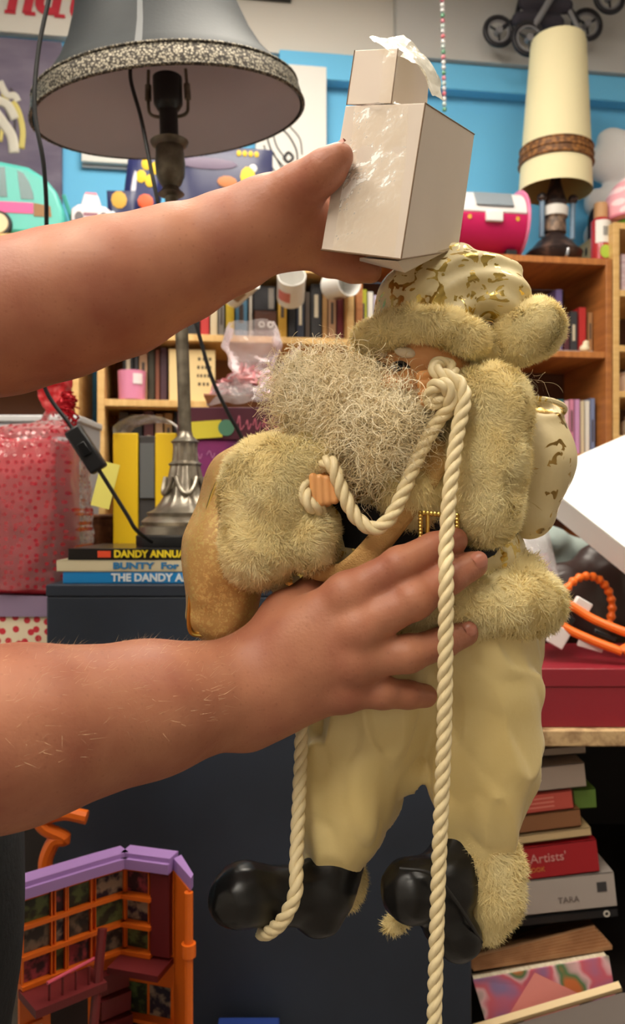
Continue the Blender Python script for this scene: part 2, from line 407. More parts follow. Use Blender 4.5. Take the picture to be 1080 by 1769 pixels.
# ================================================================== BOOKCASES
PINE = mat('pine_veneer', srgb(222, 184, 122), 0.45, col2=srgb(202, 158, 96), cscale=5, stretch=(1, 1, 12), bump=.03)
PINE_S = mat('pine_shelf', srgb(222, 184, 122), 0.45, col2=srgb(204, 160, 98), cscale=5, stretch=(12, 1, 1), bump=.03)
PINE_B = mat('pine_back_board', srgb(150, 104, 66), 0.6)
BRN = mat('brown_wood_veneer', srgb(176, 112, 58), 0.45, col2=srgb(150, 92, 46), cscale=5, stretch=(1, 1, 10), bump=.03)
BRN_S = mat('brown_wood_shelf', srgb(190, 124, 66), 0.45, col2=srgb(160, 98, 50), cscale=5, stretch=(10, 1, 1), bump=.03)
BRN_B = mat('brown_back_board', srgb(92, 58, 40), 0.6)
YF = 2.35
def bookcase(label, x0, x1, ztop, shelves, ms, depth=.30, th=.02, yf=YF, rail=0):
    t = thing('bookcase', label, 'bookcase', rw(x0, yf, 0), (0, 0, ROOM_A)); W_ = x1-x0
    MB().span((0, 0, 0), (th, depth, ztop)).build('side_panel', ms[0], t, world=False, bevel=.0015)
    MB().span((W_-th, 0, 0), (W_, depth, ztop)).build('side_panel', ms[0], t, world=False, bevel=.0015)
    MB().span((th, depth-.008, 0.06), (W_-th, depth, ztop-th)).build('back_panel', ms[2], t, world=False)
    MB().span((th, 0.001, ztop-th-rail), (W_-th, depth-.008, ztop)).build('top_panel', ms[1], t, world=False, bevel=.0015)
    for z in shelves: MB().span((th, 0.004, z-th), (W_-th, depth-.008, z)).build('shelf', ms[1], t, world=False, bevel=.0015)
    MB().span((th, .02, 0), (W_-th, .035, .06)).build('plinth', ms[0], t, world=False)
    return t
xp0, xp1 = PR(168, 650, YF)[0], PR(612, 500, YF)[0]
zp_top, zp1, zp2 = PR(500, 458, YF)[2], PR(450, 580, YF)[2], PR(250, 690, YF)[2]
bookcase('pale pine bookcase hung with white mugs, behind the silver lamp', xp0, xp1, zp_top, [zp1, zp2, zp2-.22, zp2-.45, zp2-.72, zp2-1.0], (PINE, PINE_S, PINE_B))
xb0, xb1 = xp1+.006, PR(1058, 600, YF)[0]
zb_top, zb1, zb2 = PR(900, 440, YF)[2], PR(1000, 606, YF)[2], PR(1000, 783, YF)[2]
bookcase('brown wooden bookcase under the cream cylinder lamp', xb0, xb1, zb_top, [zb1, zb2, zb2-.31, zb2-.62, zb2-.93], (BRN, BRN_S, BRN_B))
xr0 = xb1+.004
zr_top = PR(1075, 384, YF)[2]
zr = [PR(1075, q, YF)[2] for q in (500, 596, 675, 752)]
bookcase('tall yellow pine shelving at the right edge', xr0, xr0+.6, zr_top, zr+[zr[-1]-.3, zr[-1]-.6, zr[-1]-.9], (PINE, PINE_S, BRN_B))
xl1 = xp0-.05
zl_top = PR(40, 404, YF)[2]
bookcase('pine bookcase under the toy camper van at the left edge', xl1-.8, xl1, zl_top, [zl_top-.30, zl_top-.56, zl_top-.86, zl_top-1.2, zl_top-1.55], (PINE, PINE_S, BRN_B))

# ================================================================== TABLES AND THE NAVY CABINET
NAVY = mat('navy_painted_board', srgb(38, 46, 60), 0.6, col2=srgb(33, 40, 52), cscale=7, bump=.04, bscale=25)
CHIP = mat('raw_chipboard', srgb(196, 164, 120), 0.8, col2=srgb(118, 84, 56), cscale=55, cdetail=8, ramp=(.42, .7), bump=.25, bscale=120)
DARKW = mat('dark_stained_wood', srgb(40, 34, 32), 0.7)
ZNAV = CAMZ-(1008-CY)/F*1.24
nx0, nx1 = (80-CX)/F*1.22, (815-CX)/F*1.22
t = thing('navy_cabinet', 'tall plain navy cabinet under the stacked annuals and silver lamp', 'cabinet', ((nx0+nx1)/2, 1.22, 0))
MB().span((nx0, 1.22, 0.0), (nx1, 1.78, ZNAV-.018)).build('body', NAVY, t, bevel=.003)
MB().span((nx0-.001, 1.219, ZNAV-.018), (nx1+.001, 1.781, ZNAV)).build('top_board', NAVY, t, bevel=.002)
ZT = CAMZ-(1262-CY)/F*1.30
t = thing('chipboard_bench', 'rough chipboard topped bench holding the dark red box', 'bench', (.75, 1.7, 0))
MB().span((nx1+.003, 1.30, ZT-.026), (1.25, 2.2, ZT)).build('bench_top', CHIP, t, bevel=.002)
ZLS = CAMZ-(1769-CY)/F*1.36+.02
MB().span((nx1+.012, 1.32, ZLS-.02), (1.25, 2.2, ZLS)).build('lower_shelf', DARKW, t)
MB().span((nx1+.012, 2.18, 0), (1.25, 2.2, ZT-.026)).build('back_board', DARKW, t)
for x in (nx1+.003, 1.23): MB().span((x, 1.36, 0), (x+.008, 2.18, ZT-.026)).build('side_board', DARKW, t)
t = thing('side_table', 'low dark wooden table under the red heart hamper', 'table', (-.95, 1.7, 0))
MB().span((-1.5, 1.27, .895), (nx0-.012, 2.12, .92)).build('table_top', DARKW, t, bevel=.002)
for x, y in ((-1.48, 1.29), (nx0-.06, 1.29), (-1.48, 2.08), (nx0-.06, 2.08)): MB().span((x, y, 0), (x+.045, y+.045, .895)).build('leg', DARKW, t)

# ================================================================== THE PERSON (standing at the left, both arms reaching in)
SKIN = mat('skin', srgb(180, 121, 92), 0.5, col2=srgb(158, 94, 72), cscale=26, cdetail=7, ramp=(.34, .74), sss=0.06, bump=.10, bscale=420)
def freckles(m, col):
    nt = m.node_tree; L = nt.links.new; b = nt.nodes['Principled BSDF']; old = b.inputs['Base Color'].links[0].from_socket
    tc = nt.nodes.new('ShaderNodeTexCoord'); vo = nt.nodes.new('ShaderNodeTexVoronoi'); vo.inputs['Scale'].default_value = 260; L(tc.outputs['Object'], vo.inputs['Vector'])
    r = nt.nodes.new('ShaderNodeMapRange'); r.inputs[1].default_value = .10; r.inputs[2].default_value = .30; r.inputs[3].default_value = 1; r.inputs[4].default_value = 0; L(vo.outputs['Distance'], r.inputs[0])
    sp = nt.nodes.new('ShaderNodeSeparateColor'); L(vo.outputs['Color'], sp.inputs[0]); g = nt.nodes.new('ShaderNodeMath'); g.operation = 'GREATER_THAN'; g.inputs[1].default_value = .62; L(sp.outputs[0], g.inputs[0])
    mu = nt.nodes.new('ShaderNodeMath'); mu.operation = 'MULTIPLY'; L(r.outputs[0], mu.inputs[0]); L(g.outputs[0], mu.inputs[1]); m2 = nt.nodes.new('ShaderNodeMath'); m2.operation = 'MULTIPLY'; m2.inputs[1].default_value = .22; L(mu.outputs[0], m2.inputs[0])
    mx = nt.nodes.new('ShaderNodeMix'); mx.data_type = 'RGBA'; mx.inputs[7].default_value = col; L(m2.outputs[0], mx.inputs[0]); L(old, mx.inputs[6]); L(mx.outputs[2], b.inputs['Base Color'])
freckles(SKIN, srgb(124, 66, 46))
NAIL = mat('fingernail', srgb(182, 118, 98), 0.3)
BLACKC = mat('charcoal_knit', srgb(30, 32, 35), 0.9, col2=srgb(22, 24, 27), cscale=60, bump=.2, bscale=200)
TROUS = mat('black_trouser_cloth', srgb(26, 27, 32), 0.85, bump=.1, bscale=120)
person = thing('person', 'person in a charcoal top standing at the left edge, both arms holding things up', 'person', (-.46, .655, 0))
H_ = 0.0017
# right arm: forearm along the bottom, hand spread over the doll
WR = P(405, 1195, .565); EL = np.array([-.32, .37, 1.112]); SHR = np.array([-.455, .475, 1.375])
f = Field((-.26, .36, 1.0), (.16, .66, 1.27), H_)
f.chain([EL, EL+(WR-EL)*.3, EL+(WR-EL)*.55, EL+(WR-EL)*.8, WR], [.052, .055, .0515, .043, .036], .01)
cp = [P(425, 1165, .562), P(425, 1190, .56), P(425, 1215, .56), P(428, 1240, .562)]
kn = [P(600, 1027, .549), P(618, 1087, .543), P(612, 1142, .545), P(592, 1193, .553)]
for a, b, r0, r1 in zip(cp, kn, (.022, .024, .024, .021), (.0142, .0145, .0138, .0125)): f.cone(a, b, r0, r1, .014)
f.ell(P(540, 1120, .556), (.030, .017, .032), k=.015)
F1 = [(kn[0], P(690, 978, .545), P(750, 947, .551), P(786, 933, .560), (.0140, .0122, .0108, .0092)),
      (kn[1], P(715, 1037, .540), P(775, 999, .546), P(818, 976, .557), (.0145, .0128, .0113, .0097)),
      (kn[2], P(705, 1130, .545), P(765, 1110, .553), P(804, 1094, .564), (.0138, .0122, .0106, .0092)),
      (kn[3], P(660, 1197, .553), P(705, 1200, .560), P(735, 1202, .570), (.0124, .0108, .0096, .0084))]
for a, b, c, d_, r in F1:
    f.cone(a, b, r[0], r[1], .007); f.cone(b, c, r[1], r[2], .0035); f.cone(c, d_, r[2], r[3], .0035)
    f.ell(b+np.array([0, -.001, .001]), (r[1]*1.04, r[1]*1.06, r[1]*1.04), k=.003)      # knuckle
for a in kn: f.ell(a+np.array([0, -.003, .0]), (.013, .0125, .013), k=.008)
f.chain([P(440, 1150, .567), P(500, 1068, .575), P(545, 1030, .592), P(580, 1012, .606)], [.024, .0185, .0142, .0105], .012)
creases = [(b, unit(c-b)) for a, b, c, d_, r in F1]+[(c, unit(d_-c)) for a, b, c, d_, r in F1]
def crease(p):
    o = np.zeros(len(p), np.float32)
    for c, ax in creases:
        q = p-c; near = np.linalg.norm(q, axis=1) < .019; t_ = q@ax
        for off in (-.0028, 0, .0028): o += near*(.00035*np.exp(-((t_-off)/.0007)**2))
    return o+.0004*wob(p, 120, 3)
armR = f.mesh(crease, 1)
# left arm: forearm rising to the cartons
f = Field((-.27, .45, 1.28), (.10, .68, 1.56), H_)
pl = [P(-90, 570, .565), P(0, 551, .56), P(100, 526, .56), P(200, 497, .562), P(300, 459, .563), P(400, 418, .562), P(462, 388, .56)]
f.chain(pl, [.051, .0500, .0485, .0455, .0385, .0320, .0285], .012)
f.cone(P(462, 388, .56), P(520, 385, .567), .0275, .0245, .012)
f.ell(P(505, 400, .572), (.026, .017, .026), k=.012)
f.chain([P(462, 362, .552), P(520, 326, .536), P(562, 294, .521), P(588, 270, .5155)], [.0205, .0150, .0115, .0085], .010)
f.ell(P(562, 294, .521), (.0118, .0118, .0118), k=.003)
F2 = []
for (y0, y1, y2, dd) in ((345, 322, 315, 0.), (372, 356, 350, .002), (402, 392, 386, .0)):
    q = [P(535, y0, .578+dd), P(575, y1, .607+dd), P(622, y2, .640), P(665, y2, .668)]; F2.append(q)
    f.chain(q, [.0142, .0122, .0108, .0092], .006)
q = [P(530, 428, .574), P(568, 448, .580), P(610, 462, .585), P(640, 469, .588)]; F2.append(q)
f.chain(q, [.0135, .0115, .0100, .0085], .006)
cr2 = [(P(562, 294, .521), unit(P(588, 270, .5155)-P(562, 294, .521))), (P(520, 326, .536), unit(P(562, 294, .521)-P(520, 326, .536)))]
creases = cr2
armL = f.mesh(crease, 1)
# the rest of the body, coarser: it stays outside the picture
SHL = np.array([-.47, .84, 1.385]); ELL = np.array([-.335, .625, 1.375])
f = Field((-.80, .22, -.01), (-.12, 1.08, 1.82), .009)
f.ell((-.465, .655, 1.24), (.125, .185, .20), k=.05).ell((-.445, .655, .96), (.17, .19, .22), k=.08)
f.cone(SHR, SHL, .065, .065, .05).cone((-.47, .655, 1.40), (-.455, .655, 1.50), .055, .052, .04)
f.chain([SHR, (SHR+EL)/2, EL], [.066, .060, .052], .02).cone(EL, EL+(WR-EL)*.3, .052, .054, .02)
f.chain([SHL, (SHL+ELL)/2, ELL, P(-90, 570, .565)], [.066, .060, .054, .050], .02)
for sy in (-1, 1):
    f.chain([(-.45, .655+sy*.095, .86), (-.44, .655+sy*.10, .48), (-.46, .655+sy*.10, .09)], [.10, .066, .045], .03)
    f.cone((-.47, .655+sy*.10, .045), (-.34, .655+sy*.115, .035), .04, .034, .02)
f.ell((-.455, .655, 1.625), (.094, .074, .115), k=.03).ell((-.43, .655, 1.575), (.068, .056, .062), k=.03)
f.cone((-.362, .655, 1.625), (-.345, .655, 1.595), .011, .017, .012)
f.ell((-.372, .655, 1.555), (.014, .026, .009), k=.008).ell((-.385, .655, 1.525), (.026, .028, .020), k=.015)
for sy in (-1, 1): f.ell((-.46, .655+sy*.076, 1.615), (.020, .010, .032), k=.008)
rest = f.mesh(None, 2)
make('body', *merge(armR, armL, rest), SKIN, person, angle=None)
# fingernails in view
def nail(c, along, up, l, w_):
    along = unit(along); up = unit(np.array(up)-along*np.dot(up, along)); s = np.cross(along, up); G = np.zeros((7, 7, 3))
    for i, a in enumerate(np.linspace(-1, 1, 7)):
        for j, b in enumerate(np.linspace(-1, 1, 7)):
            k = math.sqrt(max(0, 1-abs(a)**3*.45)); G[i, j] = np.array(c)+along*a*l+s*b*w_*k-up*(b*b*w_*.42+.0006*abs(a)**2)
    MB().grid(G).build('fingernail', NAIL, person, angle=None)
nail(P(824, 972, .5535)+np.array([.0015, -.0062, .0035]), F1[1][3]-F1[1][2], (.35, -.85, .45), .0055, .0058)
nail(P(812, 1091, .5600)+np.array([0, -.0055, .0035]), F1[2][3]-F1[2][2], (.35, -.85, .45), .005, .0052)
nail(P(582, 260, .5155)+np.array([-.0012, -.0012, .0035]), P(588, 270, .5155)-P(562, 294, .521), (-.45, -.35, .8), .0062, .0056)
# fine pale hair along the forearm
r = np.random.default_rng(4); V_, Q_ = armR
N_, _ = vnormals(V_, Q_); ids = np.where((V_[:, 0] < -.05) & (V_[:, 0] > -.24) & (N_[:, 2] > -.1) & (N_[:, 1] < .6))[0]
ids = r.choice(ids, 900); p = V_[ids]; n_ = N_[ids]; L_ = r.uniform(.003, .008, (900, 1))
d_ = n_*.45+np.array([.55, 0, .1])+r.normal(size=(900, 3))*.35; p1 = p+d_*L_; s_ = np.cross(d_, r.normal(size=(900, 3))); s_ = s_/np.linalg.norm(s_, axis=1)[:, None]*.00007
VV = np.stack([p-s_, p+s_, p1], 1).reshape(-1, 3)
make('arm_hair', VV, np.arange(2700).reshape(-1, 3), mat('pale_body_hair', srgb(222, 190, 150), .4), person, smooth=False)
# clothes
f = Field((-.80, .24, .70), (-.12, 1.06, 1.52), .008)
f.ell((-.465, .655, 1.24), (.140, .20, .21), k=.05).ell((-.435, .655, .955), (.190, .205, .23), k=.08)
f.cone(SHR, SHL, .078, .078, .05)
f.cone(SHR, SHR+(EL-SHR)*.62, .080, .076, .02).cone(SHL, SHL+(ELL-SHL)*.62, .080, .076, .02)
f.cone((-.445, .655, .84), (-.445, .655, .80), .185, .185, .05)
make('knit_top', *f.mesh(lambda p: .0035*wob(p, 30, 5), 1), BLACKC, person, angle=None)
f = Field((-.70, .38, .02), (-.20, .92, .95), .009)
for sy in (-1, 1): f.chain([(-.45, .655+sy*.095, .88), (-.44, .655+sy*.10, .48), (-.46, .655+sy*.10, .06)], [.122, .086, .070], .04)
make('trousers', *f.mesh(lambda p: .003*wob(p, 35, 9), 1), TROUS, person, angle=None)
for sy in (-1, 1):
    f = Field((-.60, .655+sy*.1-.1, -.004), (-.25, .655+sy*.1+.12, .16), .006)
    f.cone((-.48, .655+sy*.10, .052), (-.33, .655+sy*.118, .046), .05, .045, .02)
    make('shoe', *f.mesh(lambda p: np.maximum(0, .003-p[:, 2])*4, 1), mat('black_shoe_leather', srgb(24, 24, 26), .4), person, angle=None)
f = Field((-.62, .54, 1.44), (-.34, .78, 1.80), .006)
f.ell((-.475, .655, 1.655), (.100, .088, .112), k=.02).ell((-.52, .655, 1.57), (.055, .08, .09), k=.03)
f.ell((-.375, .655, 1.56), (.085, .075, .115), k=.02, sub=True)
make('hair', *f.mesh(lambda p: .003*np.sin(p[:, 1]*260+wob(p, 40, 2)*2), 1), mat('brown_hair', srgb(78, 54, 38), .5), person, angle=None)
for sy in (-1, 1):
    m = MB().lathe([(.0001, -.012), (.006, -.0104), (.0104, -.006), (.012, 0), (.0104, .006), (.006, .0104), (.0001, .012)], 16, (-.375, .655+sy*.031, 1.632))
    m.build('eye', mat('eye_white', srgb(232, 228, 222), .2), person)
    MB().lathe([(.0001, 0), (.0052, 0), (.0045, .0018), (.0001, .0026)], 14, (-.3655, .655+sy*.031, 1.632), rot_y(math.pi/2)).build('iris', mat('iris_brown', srgb(60, 42, 30), .2), person)

# ================================================================== THE CLIMBING DOLL
def pile(name, c1, c2, scale, gloss=0.0):
    """pile fabric: strands scatter light both ways"""
    m = bpy.data.materials.new(name); m.use_nodes = True; MATS[name] = m; nt = m.node_tree; L = nt.links.new
    for n in list(nt.nodes): nt.nodes.remove(n)
    out = nt.nodes.new('ShaderNodeOutputMaterial'); mx = nt.nodes.new('ShaderNodeMixShader'); mx.inputs[0].default_value = .22
    d = nt.nodes.new('ShaderNodeBsdfDiffuse'); tr = nt.nodes.new('ShaderNodeBsdfTranslucent')
    tc = nt.nodes.new('ShaderNodeTexCoord'); n = nt.nodes.new('ShaderNodeTexNoise'); n.inputs['Scale'].default_value = scale; L(tc.outputs['Object'], n.inputs['Vector'])
    r = nt.nodes.new('ShaderNodeValToRGB'); r.color_ramp.elements[0].position = .35; r.color_ramp.elements[1].position = .65; r.color_ramp.elements[0].color = c1; r.color_ramp.elements[1].color = c2
    L(n.outputs['Fac'], r.inputs['Fac']); L(r.outputs['Color'], d.inputs['Color']); L(r.outputs['Color'], tr.inputs['Color']); L(d.outputs[0], mx.inputs[1]); L(tr.outputs[0], mx.inputs[2]); last = mx
    if gloss:
        g = nt.nodes.new('ShaderNodeBsdfGlossy'); g.inputs['Roughness'].default_value = .35; m2 = nt.nodes.new('ShaderNodeMixShader'); m2.inputs[0].default_value = gloss
        L(mx.outputs[0], m2.inputs[1]); L(g.outputs[0], m2.inputs[2]); last = m2
    L(last.outputs[0], out.inputs['Surface']); return m
FURM = pile('cream_plush_pile', srgb(255, 242, 194), srgb(252, 234, 176), 35)
BEARD = pile('off_white_curly_fibre', srgb(254, 243, 212), srgb(250, 233, 192), 30, .05)
SATIN = mat('cream_satin', srgb(226, 206, 148), 0.42, col2=srgb(216, 192, 128), cscale=12, sheen=.2, bump=.06, bscale=300)
GOLD = mat('gold_metal', srgb(212, 176, 92), 0.28, metal=1.0)
LAME = mat('tan_gold_lame', srgb(206, 166, 104), 0.45, metal=.25, col2=srgb(186, 144, 84), cscale=24, bump=.4, bscale=900)
PLASTIC_SKIN = mat('peach_vinyl', srgb(226, 164, 104), 0.38, sss=.08)
BLK_VINYL = mat('black_boot_vinyl', srgb(18, 17, 17), 0.32, bump=.08, bscale=60)
BELT_M = mat('black_velvet_belt', srgb(14, 15, 22), 0.75)
ROPE_M = mat('cream_twisted_cord', srgb(232, 214, 170), 0.42, bump=.15, bscale=900, stretch=(1, 1, .3))
def brocade(name, base, gold, scale, thr=.56, metal=1.0):
    m = mat(name, base, .5); nt = m.node_tree; L = nt.links.new; b = nt.nodes['Principled BSDF']
    tc = nt.nodes.new('ShaderNodeTexCoord'); n = nt.nodes.new('ShaderNodeTexNoise'); n.inputs['Scale'].default_value = scale; n.inputs['Detail'].default_value = 2.5
    n.inputs['Distortion'].default_value = 1.6; L(tc.outputs['Object'], n.inputs['Vector'])
    r = nt.nodes.new('ShaderNodeValToRGB'); r.color_ramp.elements[0].position = thr; r.color_ramp.elements[1].position = thr+.025; L(n.outputs['Fac'], r.inputs['Fac'])
    mx = nt.nodes.new('ShaderNodeMix'); mx.data_type = 'RGBA'; mx.inputs[6].default_value = base; mx.inputs[7].default_value = gold
    L(r.outputs['Color'], mx.inputs[0]); L(mx.outputs[2], b.inputs['Base Color'])
    mm = nt.nodes.new('ShaderNodeMath'); mm.operation = 'MULTIPLY'; mm.inputs[1].default_value = metal*.9; L(r.outputs['Color'], mm.inputs[0]); L(mm.outputs[0], b.inputs['Metallic'])
    rr = nt.nodes.new('ShaderNodeMapRange'); rr.inputs[3].default_value = .55; rr.inputs[4].default_value = .25; L(r.outputs['Color'], rr.inputs[0]); L(rr.outputs[0], b.inputs['Roughness'])
    n2 = nt.nodes.new('ShaderNodeTexNoise'); n2.inputs['Scale'].default_value = 90; L(tc.outputs['Object'], n2.inputs['Vector'])
    bp = nt.nodes.new('ShaderNodeBump'); bp.inputs['Strength'].default_value = .2; bp.inputs['Distance'].default_value = .003; L(n2.outputs['Fac'], bp.inputs['Height']); L(bp.outputs['Normal'], b.inputs['Normal'])
    return m
BROC = brocade('cream_gold_brocade', srgb(222, 206, 160), srgb(206, 178, 98), 75, .545)
GLIT = brocade('tan_gold_glitter', srgb(196, 154, 92), srgb(236, 204, 130), 300, .55, .3)
BROC2 = brocade('cream_gold_leaf_cloth', srgb(212, 194, 150), srgb(172, 140, 80), 48, .575)
doll = thing('climbing_doll', 'white-bearded festive doll in cream and gold suit with fluffy fur trim, gripping a rope', 'doll', P(735, 1640, .61))
fold = lambda a, s, sd: (lambda p: a*wob(p, s, sd)+a*.6*np.abs(wob(p, s*1.9, sd+3)))
# torso and jacket
f = Field((-.05, .54, 1.12), (.22, .72, 1.40), .0022)
f.ell(P(722, 905, .628), (.074, .052, .075), k=.02).ell(P(715, 800, .63), (.062, .046, .06), k=.03).ell(P(760, 980, .63), (.070, .050, .04), k=.02).ell(P(560, 960, .622), (.034, .028, .045), k=.02).ell(P(520, 1000, .618), (.024, .022, .026), k=.015)
make('jacket', *f.mesh(fold(.0012, 160, 4), 1), BROC, doll, angle=None)
f = Field((.02, .53, 1.20), (.20, .68, 1.34), .0022)                                    # furry jacket front
f.chain([P(690, 815, .590), P(705, 850, .582), P(715, 878, .582)], [.024, .022, .018], .01).cone(P(770, 800, .59), P(775, 870, .588), .018, .015, .01)
furry('jacket_front_fur', *f.mesh(None, 1), FURM, doll, 16000, .0065, width=.00028, comb=(-.1, -.1, -.8), clump=.5, seed=11)
m = MB(); n = 64; cb = P(722, 922, .628)
for z0, z1, k in ((-.0165, .0165, 1.0),):
    G = np.zeros((n+1, 6, 3))
    for i in range(n+1):
        a = 2*math.pi*i/n
        for j, z in enumerate((z0, z0, z0+.002, z1-.002, z1, z1)):
            rr = 1.0 if j in (1, 2, 3, 4) else .95
            G[i, j] = cb+np.array([.0775*rr*math.cos(a), .0565*rr*math.sin(a), z-.06*.0775*math.cos(a)*2.2])
    m.grid(G)
m.build('belt', BELT_M, doll)
bk = MB()
def ball(mb, c, r_, n=8): mb.lathe([(r_*math.sin(math.pi*i/5)+1e-5, -r_*math.cos(math.pi*i/5)) for i in range(6)], n, c, cap=False)
for y in np.linspace(886, 934, 9): ball(bk, P(727, y, .559), .0019); ball(bk, P(790, y+6, .559), .0019)
for x in np.linspace(727, 790, 11): ball(bk, P(x, 886+(x-727)*.08, .559), .0019); ball(bk, P(x, 936+(x-727)*.08, .559), .0019)
bk.tube([P(739, 889, .559), P(739, 932, .559)], .0014, 8)
bk.build('buckle', GOLD, doll)
def ribbon(name, pts, wd, m, parent, nrm=(0, -1, 0), th=.0006):
    c = smooth_path(pts, 8); T = np.gradient(c, axis=0); T /= np.linalg.norm(T, axis=1)[:, None]
    s = np.cross(T, np.array(nrm, float)); s /= np.linalg.norm(s, axis=1)[:, None]; G = np.stack([c-s*wd, c-s*wd*.5-np.array(nrm)*-.0006, c+s*wd*.5-np.array(nrm)*-.0006, c+s*wd], 1)
    o = MB().grid(G).build(name, m, parent, angle=None); md = o.modifiers.new('thick', 'SOLIDIFY'); md.thickness = th; return o
ribbon('gold_ribbon', [P(772, 765, .566), P(735, 830, .563), P(695, 885, .5605), P(660, 930, .5595), P(622, 972, .562), P(585, 1000, .568)], .0088, LAME, doll)
ribbon('gold_ribbon', [P(520, 960, .585), P(545, 985, .572), P(590, 990, .566), P(640, 985, .565), P(690, 960, .566)], .0065, LAME, doll)
f = Field((.0, .53, 1.12), (.24, .74, 1.27), .0024)                                      # jacket hem fur
hp = [P(760, 1030, .63)+np.array([.074*math.cos(a), .050*math.sin(a), -.004*math.cos(a)]) for a in np.linspace(0, 2*math.pi, 25)]
f.chain(hp, [.0195]*25, .008).cone(P(905, 985, .61), P(885, 1040, .585), .012, .018, .01)
furry('jacket_hem_fur', *f.mesh(fold(.0015, 130, 8), 1), FURM, doll, 44000, .0084, width=.00028, comb=(0, 0, -.35), clump=.8, seed=12)
m = MB()
for x, y in ((840, 968), (852, 962), (866, 965), (845, 982), (858, 990), (872, 958)): ball(m, P(x, y, .588), .0022)
m.build('gold_trim', GOLD, doll)
# trousers: two satin legs
def satin(sd):
    def fn(p):
        z = p[:, 2]
        st = p*np.array([1.0, 1.0, .45])
        return .0026*wob(st, 60, sd)+.0085*np.abs(wob(p*np.array([1, 1, .9]), 70, sd+7))**.75-.0048*np.abs(wob(st, 115, sd+4))**.75-.001
    return fn
f = Field((-.03, .53, .98), (.26, .74, 1.24), .0022)
f.chain([P(805, 1070, .628), P(838, 1180, .62), P(835, 1300, .62), P(832, 1370, .62), P(830, 1440, .62)], [.048, .0405, .0385, .033, .026], .02)
f.ell(P(760, 1080, .63), (.070, .048, .045), k=.03)
f.chain([P(705, 1080, .628), P(650, 1200, .628), P(610, 1320, .628), P(590, 1400, .62), P(575, 1480, .615)], [.050, .044, .039, .032, .022], .02)
make('trousers', *f.mesh(satin(5), 1), SATIN, doll, angle=None)
# boots with fur at the ankle
def boot(cs, rs, sole, heel, name='boot'):
    f = Field(np.min(cs, 0)-.05, np.max(cs, 0)+.05, .0017)
    f.chain(cs, rs, .012)
    for c, r_, R_ in heel: f.ell(c, r_, R_, k=.006)
    b = make(name, *f.mesh(lambda p: .0014*np.abs(wob(p, 130, 3))**.7, 1), BLK_VINYL, doll, angle=None)
    c = smooth_path(sole, 8); MB().tube(c, .0013, 8).build('sole_welt', mat('dark_sole_rubber', srgb(30, 29, 29), .5), b); return b
boot([P(585, 1490, .612), P(560, 1535, .600), P(500, 1548, .588), P(422, 1545, .574)], [.020, .0215, .0178, .0232], [P(372, 1560, .566), P(420, 1588, .563), P(480, 1592, .572), P(520, 1570, .578), P(590, 1555, .588)],
     [(P(548, 1584, .592), (.0185, .016, .0150), rot_y(math.radians(12))), (P(400, 1556, .572), (.0165, .017, .0165), None)])
boot([P(790, 1480, .615), P(770, 1530, .600), P(712, 1538, .585), ], [.022, .022, .0235], [P(690, 1500, .562), P(745, 1510, .560), P(790, 1560, .567), P(832, 1628, .582)],
     [(P(775, 1600, .588), (.0185, .016, .026), rot_y(math.radians(-35))), (P(795, 1622, .588), (.016, .015, .016), None)])
f = Field((.09, .54, .87), (.20, .70, 1.06), .0022)
f.chain([P(832, 1440, .618), P(848, 1500, .612), P(850, 1550, .608), P(842, 1597, .604)], [.020, .0205, .0185, .0105], .01)
furry('ankle_fur', *f.mesh(None, 1), FURM, doll, 22000, .0085, width=.00028, comb=(.1, 0, -.35), clump=.6, seed=13)
f = Field((-.02, .55, .90), (.10, .70, 1.04), .0022)
f.chain([P(578, 1470, .625), P(598, 1520, .622), P(600, 1550, .622)], [.016, .0125, .008], .008)
f.chain([P(690, 1590, .612), P(672, 1602, .612)], [.006, .004], .004)
furry('ankle_fur', *f.mesh(None, 1), FURM, doll, 9000, .007, width=.00028, comb=(.1, 0, -.35), clump=.6, seed=14)
# left-hand (viewer's left) sleeve, cuff, fist
f = Field((-.12, .54, 1.12), (.02, .69, 1.34), .002)
f.chain([P(505, 775, .625), P(435, 845, .615), P(392, 950, .607), P(362, 1062, .603)], [.022, .033, .031, .0165], .02)
f.ell(P(400, 1030, .61), (.022, .022, .032), k=.02)
sl = make('sleeve', *f.mesh(lambda p: .0030*wob(p*np.array([1, 1, .6]), 75, 21)+.0030*np.abs(wob(p*np.array([1, 1, .5]), 95, 24))**.8, 1), GLIT, doll, angle=None)
MB().tube(smooth_path([P(498, 752, .603), P(440, 760, .592), P(412, 790, .586), P(378, 830, .588), P(352, 905, .588), P(332, 1000, .59), P(327, 1085, .594), P(352, 1098, .596), P(388, 1096, .596)], 10), .0017, 8).build('sleeve_piping', GOLD, sl)
f = Field((.0, .55, 1.27), (.06, .68, 1.36), .002)
f.ell(P(520, 740, .615), (.020, .02, .022), k=.01).ell(P(545, 720, .60), (.012, .012, .012), k=.008)
make('shoulder', *f.mesh(fold(.0012, 200, 5), 1), BROC, doll, angle=None)
f = Field((-.10, .52, 1.16), (.05, .66, 1.34), .0021)
f.ell(P(468, 850, .578), (.0350, .029, .039), k=.012).ell(P(450, 938, .578), (.0285, .027, .031), k=.008).ell(P(538, 925, .578), (.0175, .022, .026), k=.006).ell(P(540, 795, .578), (.019, .02, .017), k=.008)
furry('cuff_fur', *f.mesh(fold(.0019, 190, 31), 1), FURM, doll, 66000, .0078, width=.00028, comb=(-.10, 0, -.2), clump=.75, seed=15)
m = MB(); fs = Field((-.01, .53, 1.22), (.05, .60, 1.31), .0011)
for i, x in enumerate((541, 553, 565, 577)): fs.cone(P(x, 824+i*2, .5560), P(x+2, 870-i*2, .5560), .0031, .0031, .0004)
fs.ell(P(556, 846, .5645), (.012, .0070, .013), k=.001)
